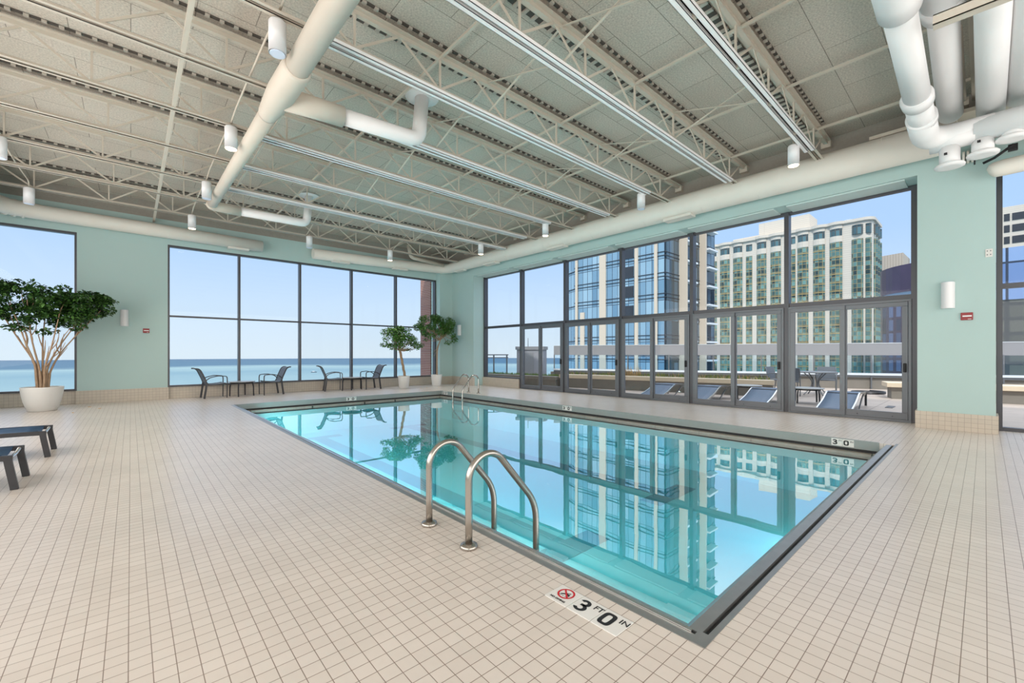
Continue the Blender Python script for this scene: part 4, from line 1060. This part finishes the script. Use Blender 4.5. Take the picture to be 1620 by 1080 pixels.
# wavy cornice following the bays
pts = []
bays = [(73.4, 1.9, 1), (68.3, 1.75, 1), (64.0, 1.2, 0), (59.4, 1.7, 1), (54.4, 1.75, 1), (49.0, 1.2, 0), (45.4, 1.7, 1), (40.4, 1.75, 1), (35.4, 1.8, 1), (78.5, 1.7, 1)]
for k in range(0, 130):
    y = 84-k*.45
    if y < 27: break
    off = 0
    for (c, w, bow) in bays:
        if bow and abs(y-c) < w*1.25: off = max(off, .9*math.cos((y-c)/(w*1.25)*math.pi/2))
    pts.append((-.35-off, y, 47.5))
m.sweep(pts+[(x-.35, y-.3, 47.5) for x, y in arc[1:]]+[(16, 25.2, 47.5)], 1, flat=(.6, 1.0)); m.build('cornice', wst, t)
def bay(par, c, w, bow, z0, z1, mt, name, ang=0, base=(0, 0)):
    m = MB(); n = 8; pts = []
    d = .95 if bow else .12
    for k in range(n+1):
        y = -w+2*w*k/n; pts.append((-d*math.cos((k/n-.5)*math.pi*.82)-.02, y))
    pts += [(.3, w), (.3, -w)]
    ca, sa = math.cos(ang), math.sin(ang)
    o = m.prism([(x, y) for x, y in pts], z0, z1).build(name, mt, par); o.location = (base[0], base[1]+c, 0); o.rotation_euler = (0, 0, ang)
    return o
for (c, w, bow) in bays:
    bay(t, c, w, bow, -39.5, 40.9, gB, 'bay_window_column')
    m = MB(); n_ = 8; d = 1.05 if bow else .22
    for k in range(27):
        z = -39.5+3*k
        pp_ = [(-d*math.cos((j/n_-.5)*math.pi*.82)-.02, -w*1.01+2.02*w*j/n_) for j in range(n_+1)]
        m.prism(pp_+[(.2, w), (.2, -w)], z-.16, z+.16)
    g = m.build('gold_floor_bands', goldm, t); g.location = (0, c, 0)
    bay(t, c, w*.95, bow, 43.0, 45.6, gB2, 'attic_window')
    m = MB(); n = 10
    if bow:
        o = bay(t, c, w*1.02, 1, 40.9, 43.0, wst, 'stone_spandrel'); bay(t, c, w*1.02, 1, 45.6, 47.2, wst, 'stone_spandrel')
for (x, y, w, a) in ((.3, 29.4, 1.55, 0), (.95, 26.6, .9, 42), (4.6, 25.5, 1.3, 90), (8.8, 25.5, 1.4, 90), (13, 25.5, 1.4, 90)):
    bay(t, 0, w, 1, -39.5, 40.9, gB, 'bay_window_column', R(a), (x-.3, y)); bay(t, 0, w*.95, 1, 42.6, 45.8, gB2, 'attic_window', R(a), (x-.3, y))
MB().box(5, 16, 44.5, 62, 47.4, 54.5).build('penthouse', wst, t); MB().box(5, 16, 62, 72, 47.4, 50).build('penthouse', wst, t)
for i in range(3): bay(t, 73.4+i*5, 1.7, 0, 42.8, 45.6, M['white'], 'roof_arch')

dm = glassy('purple_glass', (.012, .015, .05), (.10, .13, .24), (.05, .025, .05), 1.6, 3.4, .35, 'yz', rough=.2)
t = thing('dark_tower', 'dark curved glass building with a purple top band, right of the pale tower', 'building', (139, 4, 0))
arc = [(9-14*math.cos(R(a))*.8+2, 4+14*math.sin(R(a))) for a in range(-90, 91, 15)]
arc = [(14-14*math.cos(R(a)), 1+14*math.sin(R(a))) for a in range(-90, 91, 10)]
MB().prism(arc[::-1]+[(30, -13), (30, 15)], -40, 16.5).build('dark_shaft', dm, t)
MB().prism([(x*1.0-.35, y) for x, y in arc]+[(30, 15), (30, -13)], 16.5, 23.2).build('purple_band', mat('purple_metal', (.065, .042, .085), .35, noise=.4, nscale=.3), t)
MB().prism([(x-.3, y) for x, y in arc]+[(30, 15), (30, -13)], 15.0, 16.5).build('glass_band', mat('band_glass', (.12, .20, .30), .15), t)
t = thing('beige_tower', 'plain beige tower top rising behind the dark curved building', 'building', (258, 24, 0))
MB().prism([(0, .5), (1.5, 5), (4, 12), (20, 12), (20, 0)], -40, 46.7).build('tower_body', grid_mat('ribbed_beige', (.50, .42, .34), (.48, .40, .33), (.36, .30, .25), 1.0, 40, .12, 'yz', rough=.8, bump=0), t)
t = thing('office_tower', 'pale office block with wide black windows, seen right of the column', 'building', (243, -4.2, 0))
MB().box(0, 20, -30, 0, -40, 56).build('tower_body', wst, t)
for k in range(0, 12):
    MB().box(-.2, 0, -29, -2.6, 4+k*4.25, 6.6+k*4.25).build('window_band', darkm, t); MB().box(-.2, 0, -2.0, -.6, 4+k*4.25, 6.6+k*4.25).build('window_band', darkm, t)
t = thing('blue_glass_block', 'low blue glass block with a dark base, seen right of the column', 'building', (88, -2.0, 0))
MB().box(0, 10, -22, 3.6, 8.6, 15.6).build('glass_storey', glassy('block_glass', (.12, .20, .42), (.30, .42, .66), (.03, .04, .07), 2.8, 3.4, .14, 'yz'), t)
MB().box(.2, 10, -22, 3.6, -40, 8.6).build('lower_storeys', glassy('block_base', (.07, .07, .06), (.16, .15, .12), (.05, .05, .05), 2.0, 2.0, .25, 'yz', rough=.5), t)
